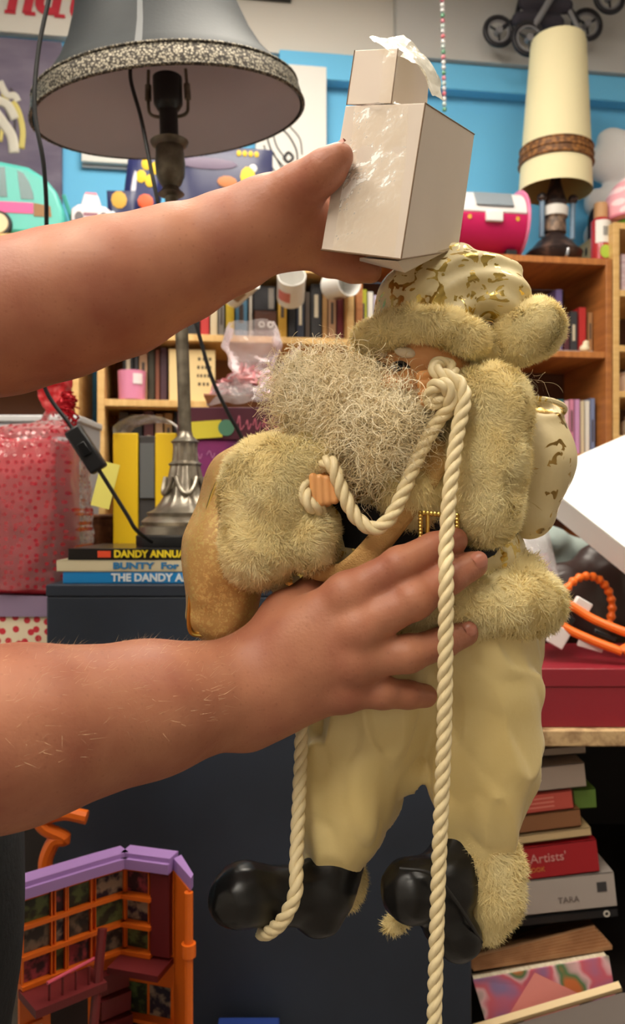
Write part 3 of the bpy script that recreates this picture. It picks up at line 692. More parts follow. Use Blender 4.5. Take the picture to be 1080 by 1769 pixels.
make('hand', *fs.mesh(None, 1), PLASTIC_SKIN, doll, angle=None)
# right-hand (viewer's right) sleeve, cuff, fingers
f = Field((.12, .55, 1.20), (.23, .70, 1.36), .002)
f.chain([P(932, 728, .625), P(928, 800, .622), P(915, 885, .62)], [.0195, .0240, .0205], .02).cone(P(860, 780, .63), P(925, 790, .625), .035, .02, .02)
f.ell(P(943, 693, .612), (.0155, .015, .010), k=.004, sub=True)
sl = make('sleeve', *f.mesh(fold(.0012, 110, 41), 1), BROC2, doll, angle=None)
MB().tube(np.array([P(938, 704, .614)+np.array([.0162*math.cos(a), .013*math.sin(a), -.003*math.cos(a)-.004*math.sin(a)]) for a in np.linspace(0, 2*math.pi, 40)]), .0022, 8, cap=False).build('sleeve_piping', BROC, sl)
f = Field((.07, .52, 1.20), (.19, .66, 1.38), .0021)
f.ell(P(846, 706, .578), (.0280, .028, .0295), k=.012).ell(P(836, 792, .578), (.0300, .029, .036), k=.012).ell(P(838, 880, .578), (.0240, .025, .0245), k=.012)
furry('cuff_fur', *f.mesh(fold(.0019, 190, 51), 1), FURM, doll, 66000, .0078, width=.00028, comb=(.1, 0, -.2), clump=.75, seed=16)
fs = Field((.05, .53, 1.30), (.13, .61, 1.37), .0011)
for i in range(4): fs.cone(P(760+i*1, 646+i*15, .562), P(728+i*1.5, 650+i*15.5, .560), .0042, .0038, .0006)
fs.ell(P(770, 670, .570), (.012, .010, .014), k=.006)
make('hand', *fs.mesh(None, 1), PLASTIC_SKIN, doll, angle=None)
# head
HC = P(735, 622, .615); HR = np.array([.041, .041, .050])
def on_head(px, py, lift=0.0):
    o = np.array([0, 0, CAMZ]); d = P(px, py, 1.0)-o; a = ((d/HR)**2).sum(); b = 2*((o-HC)*d/HR**2).sum(); c = (((o-HC)/HR)**2).sum()-1
    return o+d*((-b-math.sqrt(max(0, b*b-4*a*c)))/(2*a))*(1-lift)
f = Field(HC-.07, HC+.07, .0018)
f.ell(HC, HR, k=.01).ell(P(672, 668, .572), (.009, .011, .009), k=.008).ell(P(712, 668, .585), (.014, .014, .012), k=.01).ell(P(655, 672, .59), (.012, .012, .012), k=.01)
hd = make('head', *f.mesh(None, 1), PLASTIC_SKIN, doll, angle=None)
for ex in (691, 652):
    c = on_head(ex, 634, .002); m = MB(); m.lathe([(.0001, -.0004), (.0056, 0), (.0046, .0014), (.0026, .0024), (.0001, .0028)], 20, (0, 0, 0), rot_x(math.pi/2)); m.v[-1] = m.v[-1]*np.array([1.25, 1, .82])+c
    e = m.build('eye', mat('doll_eye_white', srgb(196, 200, 206), .15), hd)
    MB().lathe([(.0001, 0), (.0030, 0), (.0024, .0010), (.0001, .0014)], 16, c+np.array([-.0005, -.0022, -.0002]), rot_x(math.pi/2)).build('iris', mat('doll_iris', srgb(24, 28, 40), .1), e)
    MB().tube(smooth_path([on_head(ex-16, 640, .006), on_head(ex-8, 629, .008), on_head(ex+4, 626, .008), on_head(ex+17, 636, .006)], 6), .0011, 6).build('eyelash', mat('black_lash_paint', srgb(12, 11, 12), .4), e)
    m = MB(); m.lathe([(.008*math.sin(math.pi*i/8)+1e-5, -.008*math.cos(math.pi*i/8)) for i in range(9)], 14, cap=False); m.v[-1] = (m.v[-1]*np.array([1.05, .35, .5]))@rot_y(math.radians(12)).T+on_head(ex+10, 609, .002)
    m.build('eyebrow', mat('cream_brow_paint', srgb(236, 222, 196), .5), hd)
# hat
f = Field((.04, .55, 1.36), (.19, .69, 1.47), .0019)
f.chain([P(738, 570, .615), P(745, 535, .615), P(768, 503, .614), P(800, 486, .610), P(845, 494, .604), P(872, 508, .600), P(872, 530, .600)], [.0405, .0385, .0300, .0225, .0185, .0150, .0125], .012)
f.cone(P(884, 468, .600), P(884, 515, .600), .0045, .0065, .008)
def hatfold(p):
    q = p-P(845, 610, .60); rr = np.sqrt(q[:, 0]**2+q[:, 2]**2)
    return .0017*np.sin(rr*330+2.2*wob(p, 28, 3))*np.clip((p[:, 2]-1.375)*45, 0, 1)+.0008*wob(p, 90, 6)
make('hat', *f.mesh(hatfold, 1), BROC, doll, angle=None)
f = Field((.02, .53, 1.33), (.17, .71, 1.42), .0021)
bp_ = [P(642, 590, .60), P(672, 568, .580), P(715, 559, .569), P(765, 565, .569), P(808, 584, .576), P(834, 604, .596), P(842, 600, .63), P(790, 580, .66), P(700, 575, .66), P(642, 585, .63), P(640, 588, .60)]
f.chain(bp_, [.0095, .0092, .0092, .0100, .0108, .0105, .010, .010, .010, .010, .0095], .008)
furry('hat_brim_fur', *f.mesh(fold(.0016, 190, 61), 1), FURM, doll, 50000, .0072, width=.00028, comb=(.1, 0, -.15), clump=.75, seed=17)
f = Field(P(915, 573, .6)-.045, P(915, 573, .6)+.045, .002)
f.ell(P(918, 570, .6), (.0225, .0225, .0195), rot_y(math.radians(-25)), k=.01).ell(P(880, 598, .6), (.015, .015, .013), k=.01)
furry('pompom', *f.mesh(None, 1), FURM, doll, 34000, .0074, width=.00028, comb=(0, 0, -.05), clump=.75, seed=18)
# beard: soft mass, pile and curls
f = Field((-.04, .52, 1.24), (.12, .66, 1.39), .0021)
for x, y, d, r_ in ((535, 660, .598, .017), (525, 690, .598, .014), (565, 690, .590, .023), (605, 690, .580, .025), (590, 655, .588, .012), (640, 708, .575, .021), (688, 722, .569, .0165), (645, 748, .572, .022), (650, 788, .574, .0165), (595, 742, .584, .019), (716, 722, .570, .010)):
    f.ell(P(x, y, d), (r_, r_*.8, r_), k=.008)
bv, bq = f.mesh(lambda p: .0022*wob(p, 150, 71), 1)
def curls(V, Q, count, length, rad, turns, width, seed, seg=18):
    r = np.random.default_rng(seed); N, fn = vnormals(V, Q); ar = np.linalg.norm(fn, axis=1); ff = r.choice(len(Q), count, p=ar/ar.sum())
    p = V[Q[ff]].mean(1); nn = N[Q[ff, 0]]; t = np.linspace(0, 1, seg)[None, :, None]
    d = nn*.35+np.array([-.12, -.1, -.55])+r.normal(size=(count, 3))*.42; d /= np.linalg.norm(d, axis=1)[:, None]
    a_ = np.cross(d, nn+r.normal(size=(count, 3))*.4); a_ /= np.linalg.norm(a_, axis=1)[:, None]+1e-9; b_ = np.cross(d, a_)
    R_ = rad*r.uniform(.5, 1.4, count)[:, None, None]; ph = r.uniform(0, 6.28, count)[:, None, None]; tn = turns*r.uniform(.5, 1.3, count)[:, None, None]*6.283*np.sign(r.normal(size=count))[:, None, None]
    L_ = length*r.uniform(.4, 1.2, count)[:, None, None]
    C = p[:, None]+nn[:, None]*.003+d[:, None]*t*L_+R_*np.minimum(1, t*3)*(np.cos(ph+tn*t)*a_[:, None]+np.sin(ph+tn*t)*b_[:, None])
    T = np.gradient(C, axis=1); s = np.cross(T, np.broadcast_to(nn[:, None]+r.normal(size=(count, 1, 3))*.3, T.shape)); s /= np.linalg.norm(s, axis=2)[..., None]+1e-9
    VV = np.stack([C-s*width, C+s*width], 2).reshape(-1, 3); base = (np.arange(count)*seg*2)[:, None, None]; i = (np.arange(seg-1)*2)[None, :, None]
    Fq = (base+i+np.array([0, 1, 3, 2])[None, None]).reshape(-1, 4); u_ = np.cross(s, T); u_ /= np.linalg.norm(u_, axis=2)[..., None]+1e-9
    sgn = np.sign((u_*nn[:, None]).sum(2))[..., None]; soft = nn[:, None]*.55+u_*sgn*.6; soft /= np.linalg.norm(soft, axis=2)[..., None]+1e-9
    return VV, Fq, np.repeat(soft.reshape(-1, 3), 2, 0)
fv, ft, fn1 = fur(bv, bq, 22000, .008, width=.00025, comb=(-.1, -.1, -.3), clump=.9, jitter=1.0, seed=19)
cv, cf, cn = curls(bv, bq, 5600, .024, .0052, 1.3, .00020, 20)
N_, _ = vnormals(bv, bq); T_ = np.vstack([bq[:, [0, 1, 2]], bq[:, [0, 2, 3]]]); cf = np.vstack([cf[:, [0, 1, 2]], cf[:, [0, 2, 3]]])
make('beard', np.vstack([bv, fv, cv]), np.vstack([T_, ft+len(bv), cf+len(bv)+len(fv)]), BEARD, doll, vnorm=np.vstack([N_, fn1, cn]))
f = Field((.13, .56, 1.33), (.19, .64, 1.38), .003); f.ell(P(880, 650, .61), (.012, .012, .008), k=.004); hv, hq = f.mesh(None, 0)
cv, cf, cn = curls(hv, hq, 40, .032, .005, .8, .00012, 33)
make('hair_wisp', cv+np.array([.004, 0, .002]), np.vstack([cf[:, [0, 1, 2]], cf[:, [0, 2, 3]]]), BEARD, doll, vnorm=cn)

# ================================================================== THE ROPE
rp = [P(748, 1850, .535), P(752, 1700, .535), P(758, 1500, .535), P(767, 1280, .530), P(770, 1100, .5245), P(771, 1000, .5230), P(771, 940, .5305), P(777, 850, .5355), P(790, 750, .540), P(802, 690, .543), P(793, 662, .546), P(770, 650, .548), P(752, 640, .553),
      P(758, 628, .566), P(778, 634, .570), P(782, 660, .556), P(762, 690, .548), P(742, 695, .552), P(750, 668, .545), P(772, 668, .541), P(778, 700, .546), P(755, 730, .552), P(735, 765, .553), P(715, 805, .552), P(695, 855, .5495), P(672, 897, .548), P(645, 913, .5475), P(615, 893, .548), P(592, 850, .548), P(572, 800, .549),
      P(556, 806, .562), P(535, 820, .562), P(525, 845, .556), P(535, 872, .552), P(552, 882, .562), P(545, 910, .60), P(535, 1000, .600), P(525, 1110, .600), P(520, 1300, .592), P(514, 1440, .572), P(512, 1500, .5595), P(510, 1545, .5535), P(490, 1588, .5545), P(465, 1610, .566), P(452, 1612, .584)]
ro = rope_mesh(smooth_path(rp, 10), .0050, .028, n=8).build('climbing_rope', ROPE_M, None, angle=None)
setp(ro, 'long cream twisted rope looped through the doll\'s hands and hanging past its boots', 'rope')

# ================================================================== THE CARTONS HELD UP
CARD = mat('white_card', srgb(214, 200, 186), 0.55, col2=srgb(204, 190, 176), cscale=6, bump=.04, bscale=30)
CARDE = mat('cut_card_edge', srgb(124, 100, 78), 0.8)
TAPE = cellophane('clear_packing_tape', (1, .985, .95, 1), -.03, .22, crinkle=.3)
FLT, FLB, FT, FB, RT, RB = P(597, 183, .53), P(555, 431, .53), P(735, 178, .50), P(693, 448, .50), P(820, 232, .62), P(792, 432, .62)
BT, BB = FLT+RT-FT, FLB+RB-FB
carton = thing('taped_carton', 'off-white cardboard carton with a smaller carton taped on top, held up by one hand', 'carton', (FB+RB+FLB+BB)/4)
MB().hexa([FT, RT, BT, FLT], [FB, RB, BB, FLB]).build('large_box', CARD, carton, bevel=.0006)
dn = np.array([.001, -.001, -.004])
MB().hexa([FLB+dn*.2, FB+dn*.2, RB+dn*.2, BB+dn*.2], [FLB+dn+P(2, 4, .0), FB+dn*2.2, RB+dn*1.4, BB+dn]).build('bottom_flap', CARD, carton) if False else None
fl = MB().hexa([FB+np.array([-.002, .001, -.0008]), RB+np.array([-.004, -.012, -.001]), (RB+BB)/2+np.array([0, 0, -.001]), (FB+FLB)/2+np.array([0, .004, -.001])],
               [FB+np.array([.004, .014, -.0042]), RB+np.array([-.012, -.02, -.004]), (RB+BB)/2+np.array([0, 0, -.003]), (FB+FLB)/2+np.array([0, .004, -.003])]).build('bottom_flap', CARD, carton)
e = MB().tube([FT+[0, -.0002, 0], FB+[0, -.0002, 0]], .0005, 6).tube([FLB, FB], .0006, 6).tube([FB, RB], .0005, 6).tube([FT, RT], .0004, 6).build('card_edge', CARDE, carton)
sFLT, sFLB, sFT, sFB, sRT, sRB = P(613, 87, .535), P(599, 181, .535), P(688, 83, .512), P(676, 179, .512), P(743, 120, .575), P(738, 186, .575)
sBT, sBB = sFLT+sRT-sFT, sFLB+sRB-sFB
sm = MB().hexa([sFT, sRT, sBT, sFLT], [sFB, sRB, sBB, sFLB]).build('small_box', CARD, carton, bevel=.0005)
for a_, b_ in ((sFLT, sFLB), (sFT, sFB)): MB().tube([a_, b_], .0004, 6).build('card_edge', CARDE, sm)
def crumple(rows, amp, seed, nu=22, nv=9):
    rows = np.array(rows); G = np.zeros((nu, nv, 3)); n = len(rows)
    for i, a in enumerate(np.linspace(0, n-1.001, nu)):
        k = int(a); t_ = a-k; l, r_ = rows[k]*(1-t_)+rows[k+1]*t_
        for j, b in enumerate(np.linspace(0, 1, nv)): G[i, j] = l*(1-b)+r_*b
    fl_ = G.reshape(-1, 3); n_ = np.stack([wob(fl_, 190, seed+i) for i in range(3)], 1); fl_ = fl_+amp*np.sign(n_)*np.abs(n_)**.6
    return fl_.reshape(nu, nv, 3)
MB().grid(crumple([(P(636, 66, .53), P(700, 62, .54)), (P(656, 78, .515), P(712, 72, .535)), (P(700, 96, .512), P(735, 96, .545)), (P(730, 128, .52), P(758, 130, .55)), (P(748, 160, .525), P(764, 172, .545))], .0022, 3)).build('tape', cellophane('yellowed_tape', (1, .96, .84, 1), .05, .1), carton, angle=None)
off = np.array([0, -.0009, 0])
MB().grid(crumple([(P(664, 82, .514)+off, P(690, 82, .510)+off), (P(655, 178, .5135)+off, P(682, 178, .510)+off), (P(612, 186, .526)+off, P(705, 184, .505)+off), (P(605, 260, .5265)+off, P(702, 260, .505)+off), (P(585, 360, .526)+off, P(690, 360, .503)+off), (P(574, 434, .526)+off, P(682, 444, .5025)+off)], 0.00035, 8, 60, 12)).build('tape', TAPE, carton, angle=None)

# ================================================================== THE SILVER LAMP, ITS CORDS AND WHAT IT STANDS ON
def solid(name, rgb, rough=.55, **k): return mat(name, srgb(*rgb), rough, **k)
PAGE = solid('book_pages', (226, 214, 190), .8, col2=srgb(206, 192, 164), cscale=40, stretch=(1, 1, 30))
def book(label, c, L_, T_, D_, R, m, group=None, pages=True, upright=False, name='book'):
    """c: middle of the spine face. local x along the spine, z through the thickness, y into the shelf"""
    b = thing(name, label, 'book', c, Matrix(R.tolist()).to_euler(), group)
    b3 = min(.0022, T_*.18)
    MB().box((0, b3/2, 0), (L_, b3, T_)).box((0, D_/2, T_/2-b3/2), (L_, D_, b3)).box((0, D_/2, -T_/2+b3/2), (L_, D_, b3)).build('cover', m, b, world=False, bevel=.0006)
    if pages: MB().box((0, D_/2+b3/2-.002, 0), (L_-.008, D_-.006, T_-2*b3-.0002)).build('pages', PAGE, b, world=False)
    return b
I3 = np.eye(3)
zz = ZNAV
ANN = [('blue hardback annual lettered THE DANDY AN, lowest of the three flat annuals', (108, 400), .0178, (36, 130, 196), 'THE DANDY ANNUAL', (214, 222, 226), 268, .0165, 1.0),
       ('cream hardback annual lettered BUNTY, middle of the three flat annuals', (97, 392), .0178, (208, 196, 164), 'BUNTY  For Girls', (44, 116, 168), 258, .0135, 1.42),
       ('black hardback annual lettered DANDY ANNUAL in yellow, topmost of the three', (117, 400), .0175, (34, 30, 28), 'DANDY ANNUAL', (232, 208, 40), 244, .0150, .97)]
for lab, (xa, xb_), T_, rgb, tx, trgb, tpx, tsz, sxx in ANN:
    d0 = 1.236; c = np.array([((xa+xb_)/2-CX)/F*d0, d0, zz+T_/2]); L_ = (xb_-xa)/F*d0
    b = book(lab, c, L_, T_, .20, rot_z(math.radians(-.6)), solid('annual_'+lab.split()[0], rgb, .3, coat=.3))
    text_obj('spine_title', tx, tsz, solid('print_'+lab.split()[0], trgb, .5), b, ((tpx+18-(xa+xb_)/2)/F*d0, -.0006, 0), (math.pi/2, 0, 0), bold=.0006, sx=sxx)
    if 'black' in lab: MB().box(((180-(xa+xb_)/2)/F*d0, -.0006, 0), (.020, .0008, .010)).build('emblem', solid('orange_red_print', (222, 76, 40)), b, world=False)
    zz += T_+.0003
lampc = P(320, 930, 1.35); lampc[2] = zz
lamp = thing('table_lamp', 'tall silver table lamp with a black bell shade, standing on stacked annuals', 'lamp', lampc)
SILV = mat('aged_silver', srgb(168, 160, 146), .36, metal=.85, col2=srgb(112, 102, 90), cscale=30, ramp=(.4, .75), bump=.2, bscale=90)
PEWT = mat('dull_pewter', srgb(128, 120, 106), .45, metal=.7, col2=srgb(92, 84, 72), cscale=40)
s_ = 1.35/F
z_at = lambda y: CAMZ+(CY-y)*s_
MB().lathe([(.0795, 0), (.0805, .003), (.0805, .016), (.076, .019)], 40, lampc).build('felt_base', solid('black_plinth', (22, 22, 24), .5), lamp)
z0 = lampc[2]+.019
prof = [(.074, z0), (.075, z0+.012), (.068, z0+.014), (.072, z0+.020), (.066, z0+.026), (.060, z0+.029), (.063, z0+.035), (.052, z0+.040), (.040, z0+.052), (.032, z0+.066), (.030, z0+.080), (.026, z0+.10), (.0235, z0+.112), (.0265, z0+.116), (.0205, z0+.121), (.019, z0+.142), (.021, z0+.150), (.024, z0+.153), (.019, z0+.157), (.013, z0+.163), (.0115, z0+.17)]
flute = lambda a, z: 1+.07*math.cos(a*10)*(1 if z0+.042 < z < z0+.15 else 0)
MB().lathe(prof, 60, (lampc[0], lampc[1], 0), fn=flute).build('foot', SILV, lamp)
for k in range(5):                                                              # swags round the foot
    a = 2*math.pi*k/5-1.35; pts = []
    for t_ in np.linspace(-1, 1, 13):
        aa = a+t_*.55; rr = .033+.004*(1-t_*t_); pts.append(lampc*[1, 1, 0]+np.array([rr*math.cos(aa), rr*math.sin(aa), z0+.094-.028*(1-t_*t_)]))
    MB().tube(pts, .0038, 8).build('swag', SILV, lamp)
topc = P(293, 250, 1.35); b0 = np.array([lampc[0], lampc[1], z0+.168]); kn_ = P(296, 340, 1.35)
MB().tube(smooth_path([b0, P(313, 560, 1.35), kn_], 8), .0108, 16).build('pole', PEWT, lamp)
ax = unit(topc-kn_); Rl = np.stack([unit(np.cross([0, 1, 0], ax)), np.cross(ax, unit(np.cross([0, 1, 0], ax))), ax], 1)
k_ = np.linalg.norm(topc-kn_)
MB().lathe([(.012, 0), (.022, .004), (.016, .010), (.013, .016), (.018, .022), (.0235, .034), (.025, .055), (.023, .078), (.020, .084), (.022, k_-.005), (.030, k_), (.032, k_+.004), (.024, k_+.006), (.017, k_+.008)], 28, kn_, Rl).build('knop', PEWT, lamp)
MB().lathe([(.0155, 0), (.0155, .05), (.018, .052), (.024, .062), (.0245, .105), (.020, .108)], 24, topc+ax*.006, Rl).build('bulb_socket', solid('black_bakelite', (20, 19, 20), .35), lamp)
for sx_ in (-1, 1): MB().tube(smooth_path([topc+ax*.045, topc+ax*.05+Rl[:, 0]*sx_*.028, topc+ax*.07+Rl[:, 0]*sx_*.033, topc+ax*.125+Rl[:, 0]*sx_*.031], 6), .0028, 8).tube([topc+ax*.075+Rl[:, 0]*sx_*.033, topc+ax*.10+Rl[:, 0]*sx_*.032], .0055, 8).build('shade_carrier', PEWT, lamp)
RS = rot_y(math.radians(-6.0))@rot_x(math.radians(8.5)); sc_ = P(294, 205, 1.35)
SHADE = mat('black_shade_fabric', srgb(34, 40, 44), .6, col2=srgb(26, 31, 35), cscale=9, bump=.06, bscale=200)
LIN = mat('mauve_shade_lining', srgb(206, 196, 200), .75)
pr = [(.2205, 0), (.218, .012), (.2135, .030), (.192, .055), (.168, .085), (.149, .12), (.134, .16), (.123, .205), (.117, .25), (.113, .29)]
sh = MB().lathe(pr, 72, sc_, RS, cap=False).build('lamp_shade', SHADE, lamp)
MB().lathe([(r_-.0025, z) for r_, z in pr], 72, sc_, RS, cap=False).build('shade_lining', LIN, sh)
MB().lathe([(.1125, .289), (.004, .288)], 48, sc_, RS, cap=False).build('shade_spider', LIN, sh)
BRAID = mat('silver_braid', srgb(176, 168, 150), .4, metal=.6, col2=srgb(60, 55, 50), cscale=260, kind='voronoi', ramp=(.2, .6), bump=.5, bscale=400)
MB().lathe([(.2205, -.0015), (.2230, 0), (.2225, .012), (.2195, .024), (.2150, .034), (.2135, .034)], 96, sc_, RS, cap=False).build('braid_trim', BRAID, sh)
for zz_, rr in ((.001, .2238), (.0335, .2162)): 
    pts = np.array([(rr*math.cos(a), rr*math.sin(a), zz_) for a in np.linspace(0, 2*math.pi, 160)])@RS.T+sc_
    rope_mesh(pts, .0024, .008, 2, 6, .0022).build('braid_cord', BRAID, sh, angle=None)
MB().add(np.array([(math.cos(a)*(r_+.0008), math.sin(a)*(r_+.0008), z) for r_, z in pr[2:] for a in (math.radians(266.5), math.radians(269.5))])@RS.T+sc_, [[2*i, 2*i+1, 2*i+3, 2*i+2] for i in range(len(pr)-3)]).build('shade_seam', mat('grey_seam_tape', srgb(112, 114, 116), .6), sh)
CORD = solid('black_flex', (20, 20, 22), .4)
c1 = smooth_path([np.array([P(118, 0, 1.08)[0], 1.08, ZC]), P(112, -300, 1.08), P(100, -90, 1.08), P(86, -10, 1.08), P(66, 90, 1.08), P(60, 190, 1.08), P(76, 290, 1.09), P(80, 400, 1.12), P(70, 560, 1.15), P(76, 665, 1.17), P(118, 730, 1.18), P(128, 746, 1.18)], 10)
cd = thing('switch_cord', 'black cord with an inline switch hanging beside the lamp shade on the left', 'cord', P(148, 778, 1.18))
MB().tube(c1, .0030, 10).build('cord', CORD, cd)
MB().tube(smooth_path([P(170, 810, 1.18), P(195, 850, 1.185), P(220, 890, 1.19), P(236, 916, 1.20), P(262, 936, 1.262)], 10), .0030, 10).build('cord', CORD, cd)
a_, b_ = P(125, 741, 1.18), P(172, 812, 1.18); u_ = unit(b_-a_); R_ = np.stack([u_, unit(np.cross([0, 1, 0], u_))*0+unit(np.cross(u_, [0, 1, 0])), [0, 1, 0]], 1)
MB().box((a_+b_)/2, (np.linalg.norm(b_-a_), .026, .018), R_).build('switch_body', solid('black_switch_plastic', (28, 28, 30), .35), cd, bevel=.003)
MB().box((a_+b_)/2+[0, -.010, 0], (.020, .012, .004), R_).build('rocker', solid('black_rocker', (16, 16, 18), .3), cd, bevel=.001)
o = MB().tube(smooth_path([P(246, 60, 1.22), P(225, 125, 1.22), P(245, 210, 1.22), P(272, 345, 1.22), P(300, 450, 1.24), P(335, 548, 1.25), P(365, 650, 1.26), P(395, 715, 1.27), P(420, 762, 1.28), P(450, 850, 1.30), P(455, 930, 1.34), P(450, 985, 1.40)], 10), .0030, 10).build('lamp_flex', CORD)
setp(o, 'thin black flex dropping from inside the lamp shade towards the cellophane hamper', 'cord')

# ================================================================== MIDDLE GROUND, LEFT
YEL = solid('yellow_card', (240, 200, 24), .45); DGR = solid('dark_grey_card', (66, 64, 64), .5)
t = thing('yellow_game_box', 'dark grey box with two bright yellow upright panels in clear wrap, behind the lamp', 'box', P(250, 979, 1.62)); D = 1.62
q = lambda px, d=D: (px-CX)/F*d
zt = lambda py, d=D: CAMZ+(CY-py)/F*d
MB().span((q(197), D+.010, ZNAV), (q(306), D+.10, zt(752))).build('body', DGR, t, bevel=.002)
for xa, xb_ in ((195, 238), (268, 305)): MB().span((q(xa), D, ZNAV), (q(xb_), D+.0095, zt(748))).build('yellow_panel', YEL, t, bevel=.002)
MB().span((q(241), D+.004, zt(860)), (q(266), D+.0095, zt(765))).build('label_panel', solid('mid_grey_print', (104, 108, 108), .4), t)
G = np.zeros((26, 16, 3))
for i, a in enumerate(np.linspace(0, math.pi, 26)):
    for j, v in enumerate(np.linspace(-.02, .12, 16)): G[i, j] = (q(253)-q(128)*0-.062*math.cos(a), D+v, zt(752)+.002+.036*math.sin(a)**.8)
n_ = np.stack([wob(G.reshape(-1, 3), 120, i) for i in (1, 2, 3)], 1).reshape(G.shape); G += .004*n_
MB().grid(G).build('clear_wrap', cellophane('clear_wrap', (.95, .97, 1, 1), .30, .1), t, angle=None)

# red heart hamper
HEART = cellophane('heart_print_cellophane', (1, .99, .99, 1), .03, .10, srgb(178, 30, 50), 75, crinkle=.6)
def hearts(name, base, dot, scale):
    m = mat(name, base, .6); nt = m.node_tree; L = nt.links.new; b = nt.nodes['Principled BSDF']
    tc = nt.nodes.new('ShaderNodeTexCoord'); vo = nt.nodes.new('ShaderNodeTexVoronoi'); vo.inputs['Scale'].default_value = scale; vo.inputs['Randomness'].default_value = .6; vo.voronoi_dimensions = '2D'
    sx_ = nt.nodes.new('ShaderNodeSeparateXYZ'); cx_ = nt.nodes.new('ShaderNodeCombineXYZ'); L(tc.outputs['Object'], sx_.inputs[0]); L(sx_.outputs[0], cx_.inputs[0]); L(sx_.outputs[2], cx_.inputs[1]); L(cx_.outputs[0], vo.inputs['Vector']); lt = nt.nodes.new('ShaderNodeMath'); lt.operation = 'LESS_THAN'; lt.inputs[1].default_value = .3; L(vo.outputs['Distance'], lt.inputs[0])
    mx = nt.nodes.new('ShaderNodeMix'); mx.data_type = 'RGBA'; mx.inputs[6].default_value = base; mx.inputs[7].default_value = dot; L(lt.outputs[0], mx.inputs[0]); L(mx.outputs[2], b.inputs['Base Color']); return m
D = 1.40
t = thing('gift_hamper', 'red gift hamper in heart-printed cellophane with a cream polka base, left of the annuals', 'hamper', (q(60), 1.5, .92))
MB().hexa([(q(-70), D+.006, zt(1040)), (nx0-.022, D+.006, zt(1040)), (nx0-.022, D+.22, zt(1040)), (q(-70), D+.22, zt(1040))], [(q(-62), D+.01, .921), (nx0-.03, D+.01, .921), (nx0-.03, D+.21, .921), (q(-62), D+.21, .921)]).build('gift_box', hearts('cream_heart_card', srgb(226, 208, 178), srgb(196, 42, 56), 52), t, bevel=.002)
MB().hexa([(q(-72), D+.002, zt(1004)), (nx0-.020, D+.002, zt(1012)), (nx0-.020, D+.222, zt(1012)), (q(-72), D+.222, zt(1004))], [(q(-72), D+.002, zt(1041)), (nx0-.020, D+.002, zt(1041)), (nx0-.020, D+.222, zt(1041)), (q(-72), D+.222, zt(1041))]).build('lilac_band', solid('lilac_card', (132, 112, 138), .5), t)
MB().hexa([(q(18), D+.03, zt(772)), (q(146), D+.03, zt(772)), (q(146), D+.19, zt(772)), (q(18), D+.19, zt(772))], [(q(-40), D+.012, zt(1003)), (q(150), D+.012, zt(1010)), (q(145), D+.20, zt(1010)), (q(-40), D+.20, zt(1003))]).build('red_bag', solid('crimson_paper', (212, 58, 74), .55, bump=.1, bscale=14), t, bevel=.006)
def wrap(rows, n, amp, seed):                                                    # crinkled film through rings (cx, cy, z, rx, ry)
    rows = np.array(rows, float); k = np.linspace(0, len(rows)-1, 44); rr = np.stack([np.interp(k, np.arange(len(rows)), rows[:, c]) for c in range(5)], 1); G = np.zeros((44, n+1, 3))
    for i in range(44):
        for j in range(n+1):
            a = 2*math.pi*j/n; sq = (abs(math.cos(a))**4+abs(math.sin(a))**4)**-.25*.9
            G[i, j] = (rr[i, 0]+rr[i, 3]*math.cos(a)*sq, rr[i, 1]+rr[i, 4]*math.sin(a)*sq, rr[i, 2])
    n_ = np.stack([wob(G.reshape(-1, 3), 85, seed+i)+.5*wob(G.reshape(-1, 3), 190, seed+5+i) for i in (1, 2, 3)], 1).reshape(G.shape)
    G += amp*n_; G[:, -1] = G[:, 0]; return G
cx_, cy_ = q(78), D+.11
MB().grid(wrap([(q(62), cy_, zt(1000), .148, .130), (q(68), cy_, zt(900), .138, .126), (cx_, cy_, zt(800), .116, .118), (q(100), cy_, zt(757), .088, .09), (q(124), cy_, zt(738), .024, .02), (q(128), cy_, zt(724), .018, .016)], 64, .0035, 3)).build('cellophane', HEART, t, angle=None)
MB().grid(wrap([(q(128), cy_, zt(728), .018, .016), (q(126), cy_, zt(705), .030, .025), (q(118), cy_, zt(665), .036, .03), (q(112), cy_, zt(615), .044, .036), (q(108), cy_, zt(570), .05, .04)], 48, .007, 13)).build('tissue_top', mat('red_heart_tissue', srgb(214, 48, 56), .35, col2=srgb(236, 120, 120), cscale=70, ramp=(.5, .72)), t, angle=None)
for k in range(14):
    r = random.Random(k); a = r.uniform(0, 6.28); pts = []
    for s in np.linspace(0, 1, 26): pts.append(np.array([q(140), cy_-.03, zt(728)])+np.array([.006+s*r.uniform(.02, .03)+.007*math.cos(a+s*18), -.012+.007*math.sin(a+s*18), .022*math.sin(s*3)-s*.055*(k % 3)*.6+.004*k*.3]))
    MB().tube(pts, .0016, 5).build('ribbon_curl', solid('red_foil_ribbon', (176, 20, 34), .2, metal=.4), t)
MB().box(P(182, 838, 1.38), (.032, .001, .078), rot_y(math.radians(14))).build('sticky_note', solid('yellow_note_paper', (228, 218, 110), .7), t)
for k in range(3): pass
o = thing('wicker_basket', 'small brown wicker basket squeezed between the red hamper and yellow box', 'basket', (q(176, 1.62), 1.66, ZNAV))
MB().lathe([(.036, 0), (.042, .03), (.046, .07), (.047, .10), (.044, .10), (.040, .03)], 20, (q(158, 1.66), 1.70, ZNAV), fn=lambda a, z: 1+.03*math.cos(a*10)).build('basket_body', mat('wicker', srgb(146, 96, 62), .6, col2=srgb(96, 58, 36), cscale=60, bump=.4), o)
MB().tube(tor((q(158, 1.66), 1.70, ZNAV+.10), .046, .004, 30), .005, 8, cap=False).build('basket_rim', MATS['wicker'], o)
D = 1.9
